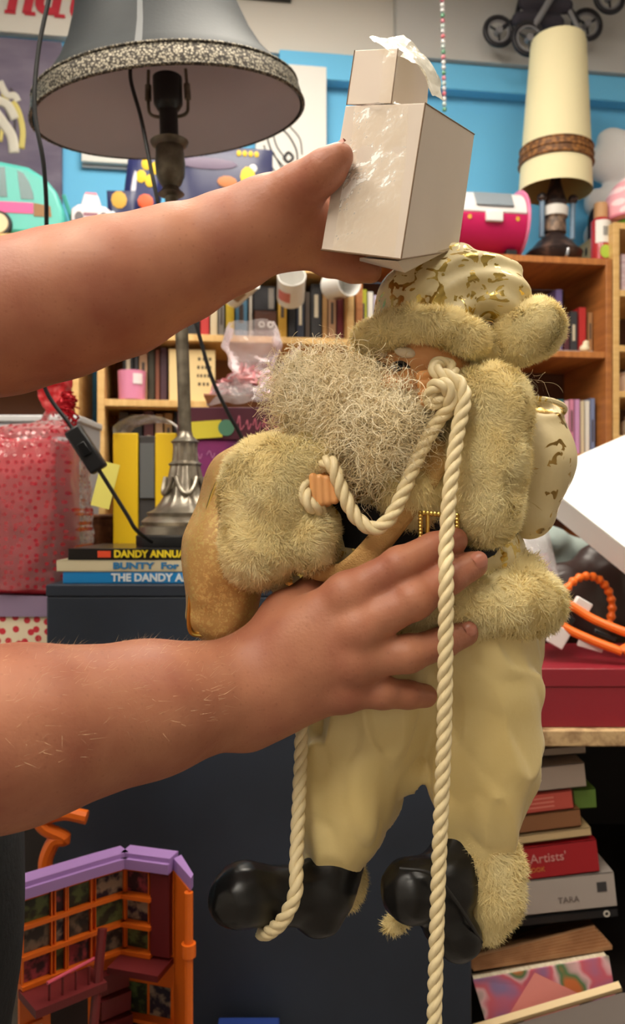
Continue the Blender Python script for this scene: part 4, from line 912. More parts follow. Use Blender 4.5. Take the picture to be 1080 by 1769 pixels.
t = thing('grey_storage_box', 'tall pale grey plastic storage box with a wire handle behind the red hamper', 'box', (q(0), 2.0, .92))
MB().hexa([(q(-160), D, zt(700)), (q(66), D, zt(700)), (q(66), D+.2, zt(700)), (q(-160), D+.2, zt(700))], [(q(-150), D+.01, .921), (q(56), D+.01, .921), (q(56), D+.2, .921), (q(-150), D+.2, .921)]).build('body', solid('pale_grey_plastic', (168, 170, 176), .45), t, bevel=.004)
MB().span((q(-163), D-.006, zt(703)), (q(69), D+.205, zt(688))).build('lid', solid('light_grey_plastic', (196, 197, 200), .4), t, bevel=.004)
MB().tube([P(35, 752, D-.008), P(36, 768, D-.02), P(86, 757, D-.02), P(88, 745, D-.008)], .0022, 8).build('handle', solid('dark_wire', (50, 50, 52), .4), t)

# purple box with the pink hamper on it
D = 1.60
PURP = mat('purple_print_card', srgb(140, 46, 110), .5, col2=srgb(92, 34, 92), cscale=16)
MAR = solid('maroon_card', (82, 30, 48), .4)
t = thing('purple_gift_box', 'purple patterned gift box with a maroon lid and yellow tag, right of the lamp stem', 'box', (q(400), D+.1, ZNAV))
MB().span((q(314), D, ZNAV), (q(505), D+.21, zt(762))).build('body', PURP, t, bevel=.002)
MB().span((q(310), D-.004, zt(762)), (q(509), D+.214, zt(706))).build('lid', MAR, t, bevel=.002)
r = random.Random(3); x = 398
while x < 492:
    w1 = r.uniform(7, 15); MB().tube(smooth_path([P(x, 735+r.uniform(-4, 4), D-.0045), P(x+w1*.3, 722+r.uniform(-4, 4), D-.0045), P(x+w1*.5, 742, D-.0045), P(x+w1, 732+r.uniform(-4, 4), D-.0045)], 6), .0011, 5).build('script_print', solid('pink_print', (206, 110, 130), .5), t); x += w1+3
MB().box(P(357, 742, D-.006), (.060, .001, .034), rot_y(math.radians(-4))).build('price_tag', solid('yellow_tag_card', (222, 206, 60), .6), t)
MB().lathe([(.016, 0), (.016, .001)], 24, P(391, 739, D-.0058), rot_x(math.pi/2)).build('green_sticker', solid('sea_green_sticker', (86, 138, 112), .5), t)
for k in range(7):
    r = random.Random(k+40); c = P(335+k*22, 788+r.uniform(-8, 8), D-.0006)
    MB().tube(smooth_path([c, c+[.006, 0, .008], c+[.012, 0, -.006], c+[.016, 0, .004]], 5), .0009, 5).build('swirl_print', solid('lilac_print', (198, 130, 176), .5), t)
zl = zt(706)+.0005
t = thing('pink_hamper', 'pink shredded-paper hamper in clear gathered cellophane on the purple box', 'hamper', (q(425), D+.1, zl))
MB().hexa([(q(352), D+.01, zl+.026), (q(492), D+.01, zl+.026), (q(492), D+.19, zl+.026), (q(352), D+.19, zl+.026)], [(q(362), D+.02, zl), (q(484), D+.02, zl), (q(484), D+.18, zl), (q(362), D+.18, zl)]).build('tray', mat('thin_wood_tray', srgb(160, 104, 66), .6, bump=.2), t, bevel=.002)
rr = np.random.default_rng(9); VV, FF = [], []
for k in range(420):
    x, y = rr.uniform(-1, 1, 2); z = zl+.028+(.062*(1-min(1, x*x+y*y*.6))+.004)*rr.uniform(.5, 1); c = np.array([q(422)+x*.072, D+.10+y*.075, z])
    d1 = unit(rr.normal(size=3)*[1, 1, .5])*rr.uniform(.010, .022); d2 = unit(np.cross(d1, rr.normal(size=3)))*.0028; n3 = unit(np.cross(d1, d2))*.004; b0_ = len(VV)
    VV += [c-d1-d2, c-d1+d2, c+n3-d2, c+n3+d2, c+d1-d2, c+d1+d2]; FF += [[b0_, b0_+1, b0_+3, b0_+2], [b0_+2, b0_+3, b0_+5, b0_+4]]
o = make('paper_shred', np.array(VV), FF, mat('pink_paper', srgb(232, 152, 160), .45, col2=srgb(244, 196, 198), cscale=30), t, smooth=False); o['kind'] = 'stuff'
MB().box((q(476), D+.05, zl+.05), (.036, .03, .028), rot_y(.3)).build('red_parcel', solid('deep_red_foil', (176, 24, 44), .3), t, bevel=.004)
PCEL = cellophane('pink_tinted_cellophane', (1, .93, .95, 1), .20, .07)
cy_ = D+.10
MB().grid(wrap([(q(424), cy_, zl+.009, .092, .108), (q(422), cy_, zl+.03, .086, .10), (q(424), cy_, zl+.06, .062, .07), (q(428), cy_, zl+.082, .036, .04), (q(430), cy_, zl+.100, .050, .05), (q(432), cy_, zl+.14, .070, .06), (q(430), cy_, zl+.185, .052, .05)], 60, .006, 23)).build('cellophane', PCEL, t, angle=None)
MB().grid(crumple([(P(470, 640, D+.05), P(430, 690, D-.01)), (P(480, 640, D+.05), P(465, 690, D)), (P(500, 610, D+.06), P(500, 660, D)), (P(520, 590, D+.07), P(505, 640, D+.03))], .006, 44)).build('cellophane', PCEL, t, angle=None)

# ================================================================== BOOKS AND BITS IN THE BOOKCASES
ORD = ['first', 'second', 'third', 'fourth', 'fifth', 'sixth', 'seventh', 'eighth', 'ninth', 'tenth', 'eleventh', 'twelfth', 'thirteenth', 'fourteenth', 'fifteenth', 'sixteenth', 'seventeenth', 'eighteenth', 'nineteenth', 'twentieth']
RUP = rot_z(ROOM_A)@rot_y(math.pi/2)                                              # standing on its tail: spine vertical
def row(items, zs, where, group, yf=2.40, depth=.13):
    for i, (xa, xb_, yt, nm, rgb) in enumerate(items):
        x0_, x1_ = PR(xa, yt, yf)[0], PR(xb_, yt, yf)[0]; h_ = PR((xa+xb_)/2, yt, yf)[2]-zs-.0005
        b = book(f'{nm} book, {ORD[i]} from the left {where}', rw((x0_+x1_)/2, yf, zs+.0005+h_/2), h_, (x1_-x0_)*.96, depth, RUP, solid('spine_'+nm.replace(' ', '_'), rgb, .5), group)
        lum = sum(rgb)/3; ink = solid('spine_ink_light', (196, 184, 160), .5) if lum < 110 else solid('spine_ink_dark', (70, 58, 52), .5)
        if x1_-x0_ > .014 and i % 2 == 0: MB().box((random.uniform(-.02, .02), -.0004, 0), (h_*.4, .0008, (x1_-x0_)*.35)).build('title_band', ink, b, world=False)
row([(205, 224, 505, 'brown', (92, 62, 44)), (226, 248, 498, 'dark green', (40, 66, 54)), (250, 262, 505, 'black', (26, 25, 28)), (264, 292, 512, 'teal', (64, 112, 116)), (294, 318, 500, 'dark grey', (54, 54, 58)),
     (322, 345, 498, 'black', (28, 26, 28)), (346, 362, 503, 'red', (178, 44, 44)), (363, 376, 512, 'cream', (206, 190, 160)), (377, 388, 505, 'grey', (128, 124, 120)), (390, 405, 503, 'yellow', (206, 176, 48)), (406, 428, 505, 'blue', (70, 116, 146)), (430, 436, 492, 'pale grey', (170, 162, 152))],
    zp1, 'on the upper shelf of the pine bookcase', 'books on the upper pine shelf')
row([(480, 496, 494, 'mustard', (186, 144, 48)), (498, 511, 508, 'black', (32, 32, 36)), (512, 526, 500, 'navy', (30, 36, 54)), (527, 536, 504, 'dark brown', (62, 48, 38)), (537, 556, 490, 'charcoal', (38, 37, 40)), (557, 566, 500, 'tan', (168, 128, 80)), (567, 581, 496, 'beige', (180, 142, 110)), (582, 594, 494, 'maroon', (104, 34, 40))],
    zp1, 'after the tin on the upper pine shelf', 'books right of the dark boxes')
def bx(name, label, cat, xa, xb_, ya, zs, yf, depth, m, group=None, h=None):
    x0_, x1_ = PR(xa, ya, yf)[0], PR(xb_, ya, yf)[0]; h_ = (PR((xa+xb_)/2, ya, yf)[2]-zs) if h is None else h
    t = thing(name, label, cat, rw((x0_+x1_)/2, yf, zs+.0006), (0, 0, ROOM_A), group)
    MB().span((-(x1_-x0_)/2, 0, 0), ((x1_-x0_)/2, depth, h_)).build('body', m, t, world=False, bevel=.002); return t, x1_-x0_, h_
t, w1, h1 = bx('storage_tin', 'brown tin with two white rings printed on it, on the upper pine shelf', 'tin', 440, 478, 540, zp1, 2.40, .12, solid('dark_brown_tin', (78, 46, 34), .35))
for dx in (-.012, .014): MB().lathe([(.006, 0), (.009, 0), (.009, .001), (.006, .001)], 20, (dx, -.0008, h1*.55), rot_x(math.pi/2), cap=False).build('ring_print', solid('white_print', (216, 210, 200), .5), t, world=False)
MB().span((-w1/2-.001, -.001, h1), (w1/2+.001, .121, h1+.004)).build('lid', MATS['dark_brown_tin'], t, world=False)
t, w2, h2 = bx('dark_case', 'black lettered case lying on the brown tin', 'case', 438, 476, 494, zp1+h1+.005, 2.40, .12, solid('black_case', (30, 28, 34), .4))
MB().span((w2*.18, -.0008, .006), (w2*.42, 0, h2-.006)).build('label', solid('case_label', (120, 112, 104), .5), t, world=False)
row([(212, 231, 598, 'black', (24, 23, 26)), (232, 239, 604, 'dark grey', (52, 50, 52)), (240, 255, 610, 'beige', (168, 148, 118)), (256, 267, 602, 'dark olive', (58, 54, 40)), (268, 276, 604, 'rust', (126, 72, 52)), (277, 289, 600, 'plum', (78, 50, 62))], zp2, 'on the lower shelf of the pine bookcase', 'books on the lower pine shelf', yf=2.42)
t, w1, h1 = bx('cream_box', 'cream card box printed with dark words, behind the lamp stem', 'box', 292, 372, 604, zp2, 2.385, .12, solid('cream_card', (224, 196, 142), .6))
r = random.Random(2)
for k, zf in enumerate((.82, .66, .50, .34)):
    x = w1*.08+r.uniform(0, .01)
    while x < w1*.40: 
        l_ = r.uniform(.006, .010); MB().box((x, -.0004, h1*zf), (l_*.8, .0008, .009)).build('printed_word', solid('brown_black_ink', (74, 58, 44), .6), t, world=False); x += l_+.003
t = thing('pink_cup', 'plain pink handleless cup with a white sticker on the lower pine shelf', 'cup', rw(*(PR(228, 690, 2.39)*[1, 1, 0]+[0, 0, zp2+.0008])), (0, 0, ROOM_A))
MB().lathe([(.034, 0), (.037, .002), (.0405, .08), (.041, .084), (.0385, .084), (.035, .006)], 32, (0, 0, 0)).build('cup_body', solid('pink_ceramic', (222, 138, 172), .3), t, world=False)
MB().add([(.0415*math.sin(a), -.0415*math.cos(a), z) for z in (.044, .074) for a in np.linspace(.15, .85, 6)], [[i, i+1, i+7, i+6] for i in range(5)]).build('sticker', solid('white_sticker', (226, 214, 216), .5), t, world=False)
row([(205, 222, 712, 'dark brown', (58, 42, 36)), (224, 246, 716, 'black', (28, 26, 28)), (248, 266, 710, 'wine', (84, 40, 44)), (268, 282, 716, 'buff', (176, 142, 108)), (284, 298, 714, 'tan', (166, 122, 86)), (300, 330, 712, 'charcoal', (38, 36, 38))], zp2-.22, 'on the third shelf of the pine bookcase', 'books on the third pine shelf', yf=2.42)
row([(623, 634, 500, 'lime yellow', (196, 200, 48)), (635, 645, 504, 'white', (220, 216, 208)), (646, 653, 510, 'lilac', (186, 176, 200)), (654, 662, 512, 'slate blue', (96, 108, 140)), (663, 676, 508, 'ivory', (206, 198, 180))], zb1, 'at the left of the upper brown shelf', 'books at the left of the upper brown shelf')
row([(960, 972, 500, 'violet', (104, 88, 140)), (974, 984, 542, 'dark wine', (82, 40, 48)), (985, 998, 538, 'dark grey', (64, 66, 68)), (1000, 1013, 531, 'red', (176, 60, 50)), (1016, 1024, 540, 'light oak', (160, 116, 76))], zb1+.012, 'on the flat book, brown bookcase', 'books at the right of the upper brown shelf', yf=2.43, depth=.11)
b = book('pale grey book lying flat under the upright books in the brown bookcase', rw(PR(990, 600, 2.40)[0], 2.40, zb1+.0061), .135, .011, .16, rot_z(ROOM_A), solid('pale_grey_cover', (190, 188, 192), .5))
row([(962, 974, 690, 'teal', (70, 128, 118)), (975, 983, 692, 'pale pink', (222, 180, 190)), (984, 992, 690, 'rose', (206, 130, 160)), (993, 1002, 690, 'mauve', (196, 142, 186)), (1003, 1010, 692, 'cream', (226, 214, 190)), (1011, 1019, 692, 'white', (222, 218, 212)), (1020, 1028, 688, 'dusty blue', (120, 132, 168))], zb2, 'on the lower shelf of the brown bookcase', 'pastel books on the lower brown shelf')
t = thing('shell_ornament', 'small cream ornament in front of the red book in the brown bookcase', 'ornament', rw(PR(1009, 600, 2.38)[0], 2.375, zb1+.0005))
f = Field((-.03, -.03, -.002), (.03, .03, .05), .0025); f.ell((0, 0, .012), (.016, .012, .012), k=.006).ell((.004, 0, .028), (.010, .009, .010), k=.006); make('ornament_body', *f.mesh(None, 1), solid('cream_ceramic', (222, 208, 176), .35), t, world=False, angle=None)
# right-hand shelving
t, w1, h1 = bx('paper_stack', 'stack of pale pink-edged papers on the top right shelf', 'papers', 1074, 1110, 440, zr[0], 2.38, .2, mat('pale_papers', srgb(226, 214, 216), .7, col2=srgb(196, 160, 172), cscale=20, stretch=(1, 1, 12)))
for k, (zs, rgb, lb) in enumerate(((zr[2], (226, 196, 172), 'peach'), (zr[3], (214, 200, 182), 'stone'))):
    t = thing('jar', f'{lb} ceramic jar on the {"third" if k == 0 else "fourth"} right-hand shelf', 'jar', rw(PR(1088, 660, 2.42)[0]+.02*k, 2.43, zs+.0005))
    MB().lathe([(.026, 0), (.036, .006), (.040, .03), (.038, .05), (.028, .058), (.026, .062)], 28).build('jar_body', solid(lb+'_glaze', rgb, .35), t, world=False)
    MB().lathe([(.029, .0622), (.029, .068), (.010, .073), (.008, .080), (.004, .082)], 28).build('lid', solid(lb+'_glaze', rgb, .35), t, world=False)
# mugs hung from the pine top
MUGW = solid('white_mug_glaze', (232, 230, 226), .22)
for k, (px, py, rz, ry, lb, prgb) in enumerate(((412, 496, .5, .55, 'white mug with a faint brown print, nearest the forearm', (150, 116, 90)), (503, 497, -.4, .5, 'plain white mug with a small red print, middle of the hanging mugs', (208, 120, 116)), (588, 491, .4, -.25, 'white mug with a brown and grey picture, hanging nearest the bookcase edge', (128, 96, 66)))):
    c = rw(*PR(px, py, YF-.045)); t = thing('mug', lb, 'mug', c, (0, ry, ROOM_A+rz), 'mugs hanging from the pine bookcase')
    MB().lathe([(.0001, -.046), (.036, -.046), (.040, -.043), (.0405, .046), (.039, .047), (.0375, .046), (.037, -.040), (.0001, -.041)], 32, R=rot_x(math.radians(95 if k == 2 else 55)), cap=False).build('mug_body', MUGW, t, world=False)
    Rm = rot_x(math.radians(95 if k == 2 else 55)); hp_ = np.array([(0, .036+.030*math.sin(a), -.030*math.cos(a)) for a in np.linspace(0, math.pi, 18)])
    MB().tube(hp_@Rm.T, .0055, 10).build('handle', MUGW, t, world=False)
    pp = np.array([(.0412*math.sin(a), -.0412*math.cos(a), z) for z in (-.02, .016) for a in np.linspace(-.5, .5, 8)])
    MB().add(pp@Rm.T, [[i, i+1, i+9, i+8] for i in range(7)]).build('mug_print', solid('mug_print_%d' % k, prgb, .4), t, world=False)
    hk = c+np.array([.0, .0, .062]); MB().tube(smooth_path([hk+[0, .03, .0], hk+[0, .0, -.006], hk+[0, -.008, .004], hk+[0, -.004, .012]], 6), .0018, 8).build('hook', solid('brass_hook', (176, 140, 76), .3, metal=.9), t)

# ================================================================== ON THE WALL
def onwall(px, py, off=.0): return rw(*PR(px, py, Y1-off))
t = thing('animal_painting', 'dark purple canvas painting of a pale striped animal, left edge of the wall', 'painting', onwall(0, 210, .002), (0, 0, ROOM_A))
k = 2.66/F
MB().span((-.30, -.024, -.265), (104*k, 0, .262)).build('canvas', mat('purple_grey_canvas', srgb(96, 86, 108), .7, col2=srgb(120, 110, 128), cscale=5, stretch=(1, 1, 3)), t, world=False, bevel=.003)
PST = {'pale': solid('pale_paint', (206, 200, 188), .6), 'gold': solid('straw_paint', (206, 190, 110), .6), 'dark': solid('dark_paint', (70, 62, 66), .6)}
for (pts, nm, r_) in (([(2, 62), (14, 40), (26, 40), (32, 30)], 'pale', .012), ([(-20, 40), (0, 30), (16, 22), (28, 0)], 'pale', .016), ([(-5, 10), (8, -8), (22, -30), (26, -58)], 'pale', .018), ([(24, 30), (34, 10), (40, -20), (38, -50)], 'gold', .010), ([(6, 42), (18, 26), (30, 10)], 'gold', .006), ([(12, 20), (16, 0), (14, -20)], 'dark', .004), ([(22, 20), (27, -4), (26, -36)], 'dark', .004), ([(20, 52), (25, 44), (24, 36)], 'dark', .004), ([(-2, 6), (6, -12), (4, -40)], 'gold', .006)):
    c = smooth_path([(x*k, -.0245, z*k) for x, z in pts], 6); m = MB().tube(c, r_, 8); m.v[-1][:, 1] = -.0245+(m.v[-1][:, 1]+.0245)*.10; m.build('brush_stroke', PST[nm], t, world=False, angle=None)
t = thing('sketch_canvas', 'white canvas with a black ink sketch of an animal face, behind the carton', 'picture', onwall(520, 205, .058), (0, 0, ROOM_A)); k = 2.72/F
MB().span((-78*k, 0, -108*k), (45*k, .024, 93*k)).build('canvas', solid('white_canvas', (228, 226, 222), .7), t, world=False, bevel=.003)
for pts, r_ in (([(-62, -25), (-50, -60), (-30, -85), (-22, -92)], .003), ([(-50, -20), (-42, -50), (-25, -72)], .0025), ([(-40, -15), (-22, -30), (-8, -55), (-6, -80)], .003), ([(-30, -70), (-22, -60), (-14, -68), (-22, -76), (-30, -70)], .005), ([(-20, -14), (-2, -35), (2, -62)], .0022), ([(-64, -50), (-54, -80), (-40, -100)], .0025), ([(-48, -60), (-40, -76), (-30, -95)], .002)):
    MB().tube(smooth_path([(x*k, -.0005, z*k) for x, z in pts], 6), r_, 6).build('ink_stroke', solid('black_ink', (60, 58, 60), .6), t, world=False)
t = thing('white_board', 'small blank white panel on the blue wall under the lamp shade', 'panel', onwall(190, 260, .002), (0, 0, ROOM_A)); k = 2.68/F
MB().span((-46*k, -.03, -28*k), (46*k, 0, 50*k)).build('panel', solid('white_canvas', (228, 226, 222), .7), t, world=False, bevel=.003)
MB().span((-46*k, -.012, -34*k), (46*k, -.0, -28.2*k)).build('ledge', solid('grey_edge', (150, 156, 164), .6), t, world=False)
t = thing('black_picture_frame', 'black frame high on the plaster above the lamp shade', 'picture', onwall(455, -60, .032), (0, 0, ROOM_A)); k = 2.70/F
for a, b in (((-70, -62), (48, -56)), ((-70, 56), (48, 62)), ((-70, -56), (-64, 56)), ((42, -56), (48, 56))): MB().span((a[0]*k, -.02, a[1]*k), (b[0]*k, 0, b[1]*k)).build('frame_bar', solid('black_frame', (28, 27, 28), .4), t, world=False)
MB().span((-64*k, -.006, -56*k), (42*k, -.002, 56*k)).build('print', solid('grey_print', (150, 146, 140), .5), t, world=False)
# doll's pushchair hung from the ceiling in front of the bulkhead
t = thing('toy_pushchair', 'black toy pushchair with grey spoked wheels hung high above the cream lamp', 'pushchair', rw(*(PR(905, 40, 2.66)*[1, 1, 0]+[0, 0, PR(905, 40, 2.57)[2]])), (0, 0, ROOM_A)); k = 2.74/F
BLKP = solid('black_plastic', (34, 32, 38), .45); GRYP = solid('grey_plastic', (132, 130, 134), .4); SEATF = solid('charcoal_fabric', (58, 54, 64), .85)
L3 = lambda px, py, y=0: np.array([(px-905)*k, y, (40-py)*k])
for i, (x, y, r_, dy) in enumerate(((849, 45, 24, -.05), (891, 72, 27, -.11), (1010, 20, 25, -.05), (1035, -10, 25, -.11))):
    wh = MB().tube(np.array([L3(x, y, dy)+np.array([r_*k*math.cos(a), 0, r_*k*math.sin(a)]) for a in np.linspace(0, 2*math.pi, 33)]), .0085, 10, cap=False).build('wheel', BLKP, t, world=False)
    MB().tube(np.array([L3(x, y, dy)+np.array([(r_-6)*k*math.cos(a), 0, (r_-6)*k*math.sin(a)]) for a in np.linspace(0, 2*math.pi, 29)]), .004, 8, cap=False).build('rim', GRYP, wh, world=False)
    for j in range(3): a = 2.1*j+.6; MB().tube([L3(x, y, dy), L3(x, y, dy)+np.array([(r_-6)*k*math.cos(a), 0, (r_-6)*k*math.sin(a)])], .0045, 6).build('spoke', BLKP, wh, world=False)
    MB().lathe([(.001, -.012), (.012, -.012), (.012, .012), (.001, .012)], 14, L3(x, y, dy), rot_x(math.pi/2)).build('hub', GRYP, wh, world=False)
MB().tube([L3(849, 45, -.05), L3(880, 20, -.05), L3(900, -60, -.05)], .008, 8).build('frame_tube', BLKP, t, world=False)
MB().tube([L3(900, 50, -.11), L3(945, -25, -.11), L3(975, -70, -.1)], .011, 8).build('frame_tube', GRYP, t, world=False)
MB().tube([L3(960, -10, -.08), L3(985, 35, -.08), L3(1000, 60, -.08)], .008, 8).build('frame_tube', GRYP, t, world=False)
MB().tube([L3(970, -5, -.06), L3(992, 22, -.06)], .012, 8).build('handle_grip', BLKP, t, world=False)
f = Field(L3(830, 110, -.16), L3(1030, -80, .05), .006); f.cone(L3(880, 30, -.075), L3(950, 30, -.075), .024, .022, .03).cone(L3(890, 0, -.075), L3(965, 0, -.075), .020, .024, .03); make('basket_fabric', *f.mesh(None, 1), SEATF, t, world=False, angle=None)
MB().tube([L3(945, -25, -.08), np.array([L3(945, -25)[0], -.08, ZC-PR(905, 40, 2.57)[2]])], .002, 6).build('hanging_wire', GRYP, t, world=False)
# hanging bead string
t = thing('bead_string', 'thin hanging string of pink, clear and green beads right of the carton', 'decoration', rw(*PR(767, 190, 2.2)))
pa, pb = rw(*PR(764, -420, 2.2)), rw(*PR(768, 190, 2.2)); pa[2] = ZC
MB().tube([pa, pb], .0012, 6).build('thread', solid('white_thread', (220, 220, 222), .5), t)
cols = [(214, 120, 136), (226, 224, 222), (196, 210, 204), (220, 216, 216), (96, 160, 120), (214, 96, 110)]
for i, py in enumerate(range(0, 190, 9)):
    c = rw(*PR(764.3+py*.02, py, 2.2)); rgb = cols[(i*7 % 11) % 6]
    MB().lathe([(.001, -.0065), (.0055, -.004), (.006, 0), (.0055, .004), (.001, .0065)], 10, c).build('bead', mat('bead_%d_%d_%d' % rgb, srgb(*rgb), .15, trans=.4), t)

# ================================================================== ON TOP OF THE BOOKCASES
def top(px, yr, z): return rw(PR(px, 400, yr)[0], yr, z)
TEAL = solid('teal_plastic', (84, 186, 176), .35); DTEAL = solid('dark_teal_window', (48, 96, 100), .2)
k = 2.36/F; z0v = zl_top+.0008
t = thing('toy_camper_van', 'teal toy camper van with a pink stripe on the left bookcase', 'toy van', top(0, 2.40, z0v), (0, 0, ROOM_A), None)
pts = [(100, 10), (106, 25), (103, 55), (92, 84), (72, 108), (45, 124), (0, 131), (-60, 130), (-105, 112), (-122, 70), (-128, 40), (-126, 10)]
body = MB().prism([(x*k, z*k) for x, z in pts], 0, .15).build('body', TEAL, t, world=False, bevel=.012, bseg=3)
for w_, nm in (([(28, 116), (38, 112), (48, 96), (54, 78), (55, 68), (34, 68), (31, 90)], 0), ([(-36, 120), (8, 120), (12, 70), (-36, 70)], 0), ([(-92, 100), (-50, 118), (-50, 70), (-98, 70)], 0)):
    MB().prism([(x*k, z*k) for x, z in w_], -.0015, .004).build('window', DTEAL, t, world=False)
MB().prism([(x*k, z*k) for x, z in ((-124, 44), (54, 44), (54, 62), (-122, 62))], -.0022, .004).build('stripe', solid('hot_pink', (232, 84, 150), .4), t, world=False)
MB().prism([(x*k, z*k) for x, z in ((55, 40), (84, 40), (82, 58), (55, 62))], -.0022, .004).build('side_panel', solid('wood_print', (150, 110, 70), .5), t, world=False)
MB().tube([((100+4)*k, -.004, 78*k), (112*k, .02, 52*k), (114*k, .10, 30*k)], .006, 8).build('rear_guard', TEAL, t, world=False)
for x in (-2, -96):
    for yy in (.0, .15):
        wh = MB().lathe([(.001, -.014), (.036, -.014), (.038, -.006), (.038, .006), (.036, .014), (.001, .014)], 28, (x*k, yy, .0385), rot_x(math.pi/2)).build('wheel', solid('dark_tyre', (44, 44, 48), .6), t, world=False)
        MB().lathe([(.001, -.0165), (.028, -.0165), (.030, -.012), (.030, .012), (.028, .0165), (.001, .0165)], 24, (x*k, yy, .0385), rot_x(math.pi/2)).build('hubcap', solid('cream_plastic', (226, 206, 166), .4), wh, world=False)
xt = top(0, 2.4, 0)
zpt = zp_top+.0008
k = 2.4/F
sub_z = zpt
t, wv, hv_ = bx('flat_box', 'flat pale box under the white toy car on the left bookcase', 'box', 124, 152, 400, zl_top, 2.365, .12, solid('white_box_card', (214, 210, 206), .6), h=.040)
tc_ = thing('toy_car', 'white toy sports car with pink roof beside the camper van', 'toy car', top(158, 2.37, z0v+.0408), (0, 0, ROOM_A)); tc_.scale = (.72, .8, 1)
k = 2.38/F
if True:
    MB().prism([(x*k, z*k) for x, z in ((-46, 4), (40, 4), (46, 14), (42, 26), (30, 32), (-30, 34), (-46, 26))], 0, .12).build('body', solid('white_pearl', (226, 216, 222), .3), tc_, world=False, bevel=.006)
    MB().prism([(x*k, z*k) for x, z in ((-26, 34), (22, 33), (14, 52), (-18, 54))], .012, .108).build('cabin', solid('white_pearl', (226, 216, 222), .3), tc_, world=False, bevel=.005)
    MB().prism([(x*k, z*k) for x, z in ((-20, 50), (12, 50), (10, 58), (-16, 58))], .02, .10).build('roof', solid('soft_pink', (222, 130, 150), .4), tc_, world=False, bevel=.003)
    MB().prism([(x*k, z*k) for x, z in ((-18, 14), (14, 14), (14, 20), (-18, 20))], -.001, .002).build('grille', solid('mauve_plastic', (150, 100, 116), .4), tc_, world=False)
    for x in (-28, 28):
        for yy in (.004, .116): MB().lathe([(.001, -.008), (.017, -.008), (.018, 0), (.017, .008), (.001, .008)], 20, (x*k, yy, .0185), rot_x(math.pi/2)).build('wheel', solid('grey_tyre', (110, 104, 108), .5), tc_, world=False)
# party packs and figures on the pine bookcase
NVY = solid('navy_foil', (40, 46, 96), .3); YL2 = solid('yellow_print', (236, 196, 40), .5); ORG = solid('orange_red_plastic', (232, 92, 44), .4)
def pack(label, px0, px1, py0, py1, yr, m, tilt=0., blobs=(), name='party_pack', cat='packet', base=zpt, th=.035):
    k = (PR((px0+px1)/2, 350, yr)[1]/CA)/F; W_ = (px1-px0)*k*1.0; Hh = PR((px0+px1)/2, py0, yr)[2]-base
    t = thing(name, label, cat, top((px0+px1)/2, yr, base), (0, tilt, ROOM_A)); n = 11; G = np.zeros((n, n, 3)); G2 = np.zeros((n, n, 3))
    for i, a in enumerate(np.linspace(-1, 1, n)):
        for j, b in enumerate(np.linspace(-1, 1, n)):
            bulge = th*.5*((1-a**4)*(1-b**4))**.6+.0008; G[i, j] = (a*W_/2, -bulge, (b+1)*Hh/2); G2[i, j] = (a*W_/2, bulge, (b+1)*Hh/2)
    n_ = wob(G.reshape(-1, 3), 90, int(px0)).reshape(n, n)*.002; G[..., 1] += n_
    MB().grid(G).grid(G2[::-1]).build('bag', m, t, world=False, angle=None)
    for (bx_, by_, bw, bh, mm) in blobs:
        u_, v_ = (bx_-(px0+px1)/2)*k, PR((px0+px1)/2, by_, yr)[2]-base; a, b = u_/(W_/2), v_/(Hh/2)-1; yb = -(th*.5*max(0, (1-a**4)*(1-b**4))**.6)-.0022
        s = MB().lathe([(.0005, 0), (.7, .0), (1, .0012), (.7, .0024), (.0005, .0024)], 10, R=rot_x(math.pi/2)); s.v[-1] = s.v[-1]*np.array([bw*k/2, 1, bh*k/2])+np.array([u_, yb, v_]); s.build('print', mm, t, world=False)
    return t
pack('navy foil party bag with fat yellow lettering, left of the lamp knop', 200, 262, 262, 420, 2.45, NVY, .12, [(232+i*15-(j*6), 284+j*24+i*5, 17, 22, YL2) for j in range(2) for i in range(2)]+[(216, 330, 8, 60, solid('pale_print', (206, 206, 222), .5)), (238, 350, 26, 26, ORG)])
pack('small navy packet with a gold toy picture, leaning by the white box', 192, 240, 330, 420, 2.39, solid('dark_blue_foil', (34, 40, 84), .3), -.05, [(212, 348, 26, 30, solid('gold_print', (206, 160, 60), .5)), (200, 380, 14, 26, solid('ice_print', (206, 220, 232), .5))], th=.02)
pack('wide navy foil bag with yellow lettering under its top edge, behind the lamp knop', 300, 470, 254, 420, 2.50, solid('navy_foil_wide', (34, 38, 84), .3), 0, [(412+i*10, 266, 8, 10, YL2) for i in range(4)]+[(360, 288, 100, 20, solid('mauve_print', (120, 106, 130), .5)), (427, 308, 26, 36, YL2), (436, 292, 14, 14, solid('white_ink', (226, 226, 230), .5)), (392, 318, 34, 20, solid('burger_print', (190, 120, 70), .5))])
t = thing('orange_figure', 'bright orange plastic toy figure standing before the navy bag', 'toy', top(342, 2.40, zpt), (0, 0, ROOM_A))
k = 2.41/F; f = Field((-.06, -.04, -.002), (.075, .04, .19), .003)
f.ell((0, 0, .055), (.038, .024, .055), k=.02).ell((0, 0, .125), (.030, .022, .030), k=.02).cone((.0, 0, .15), (.046, -.004, .165), .012, .008, .01).cone((-.02, 0, .03), (-.028, -.006, .004), .018, .012, .01).cone((.02, 0, .03), (.028, -.006, .004), .018, .012, .01)
make('figure_body', *f.mesh(None, 1), ORG, t, world=False, angle=None)
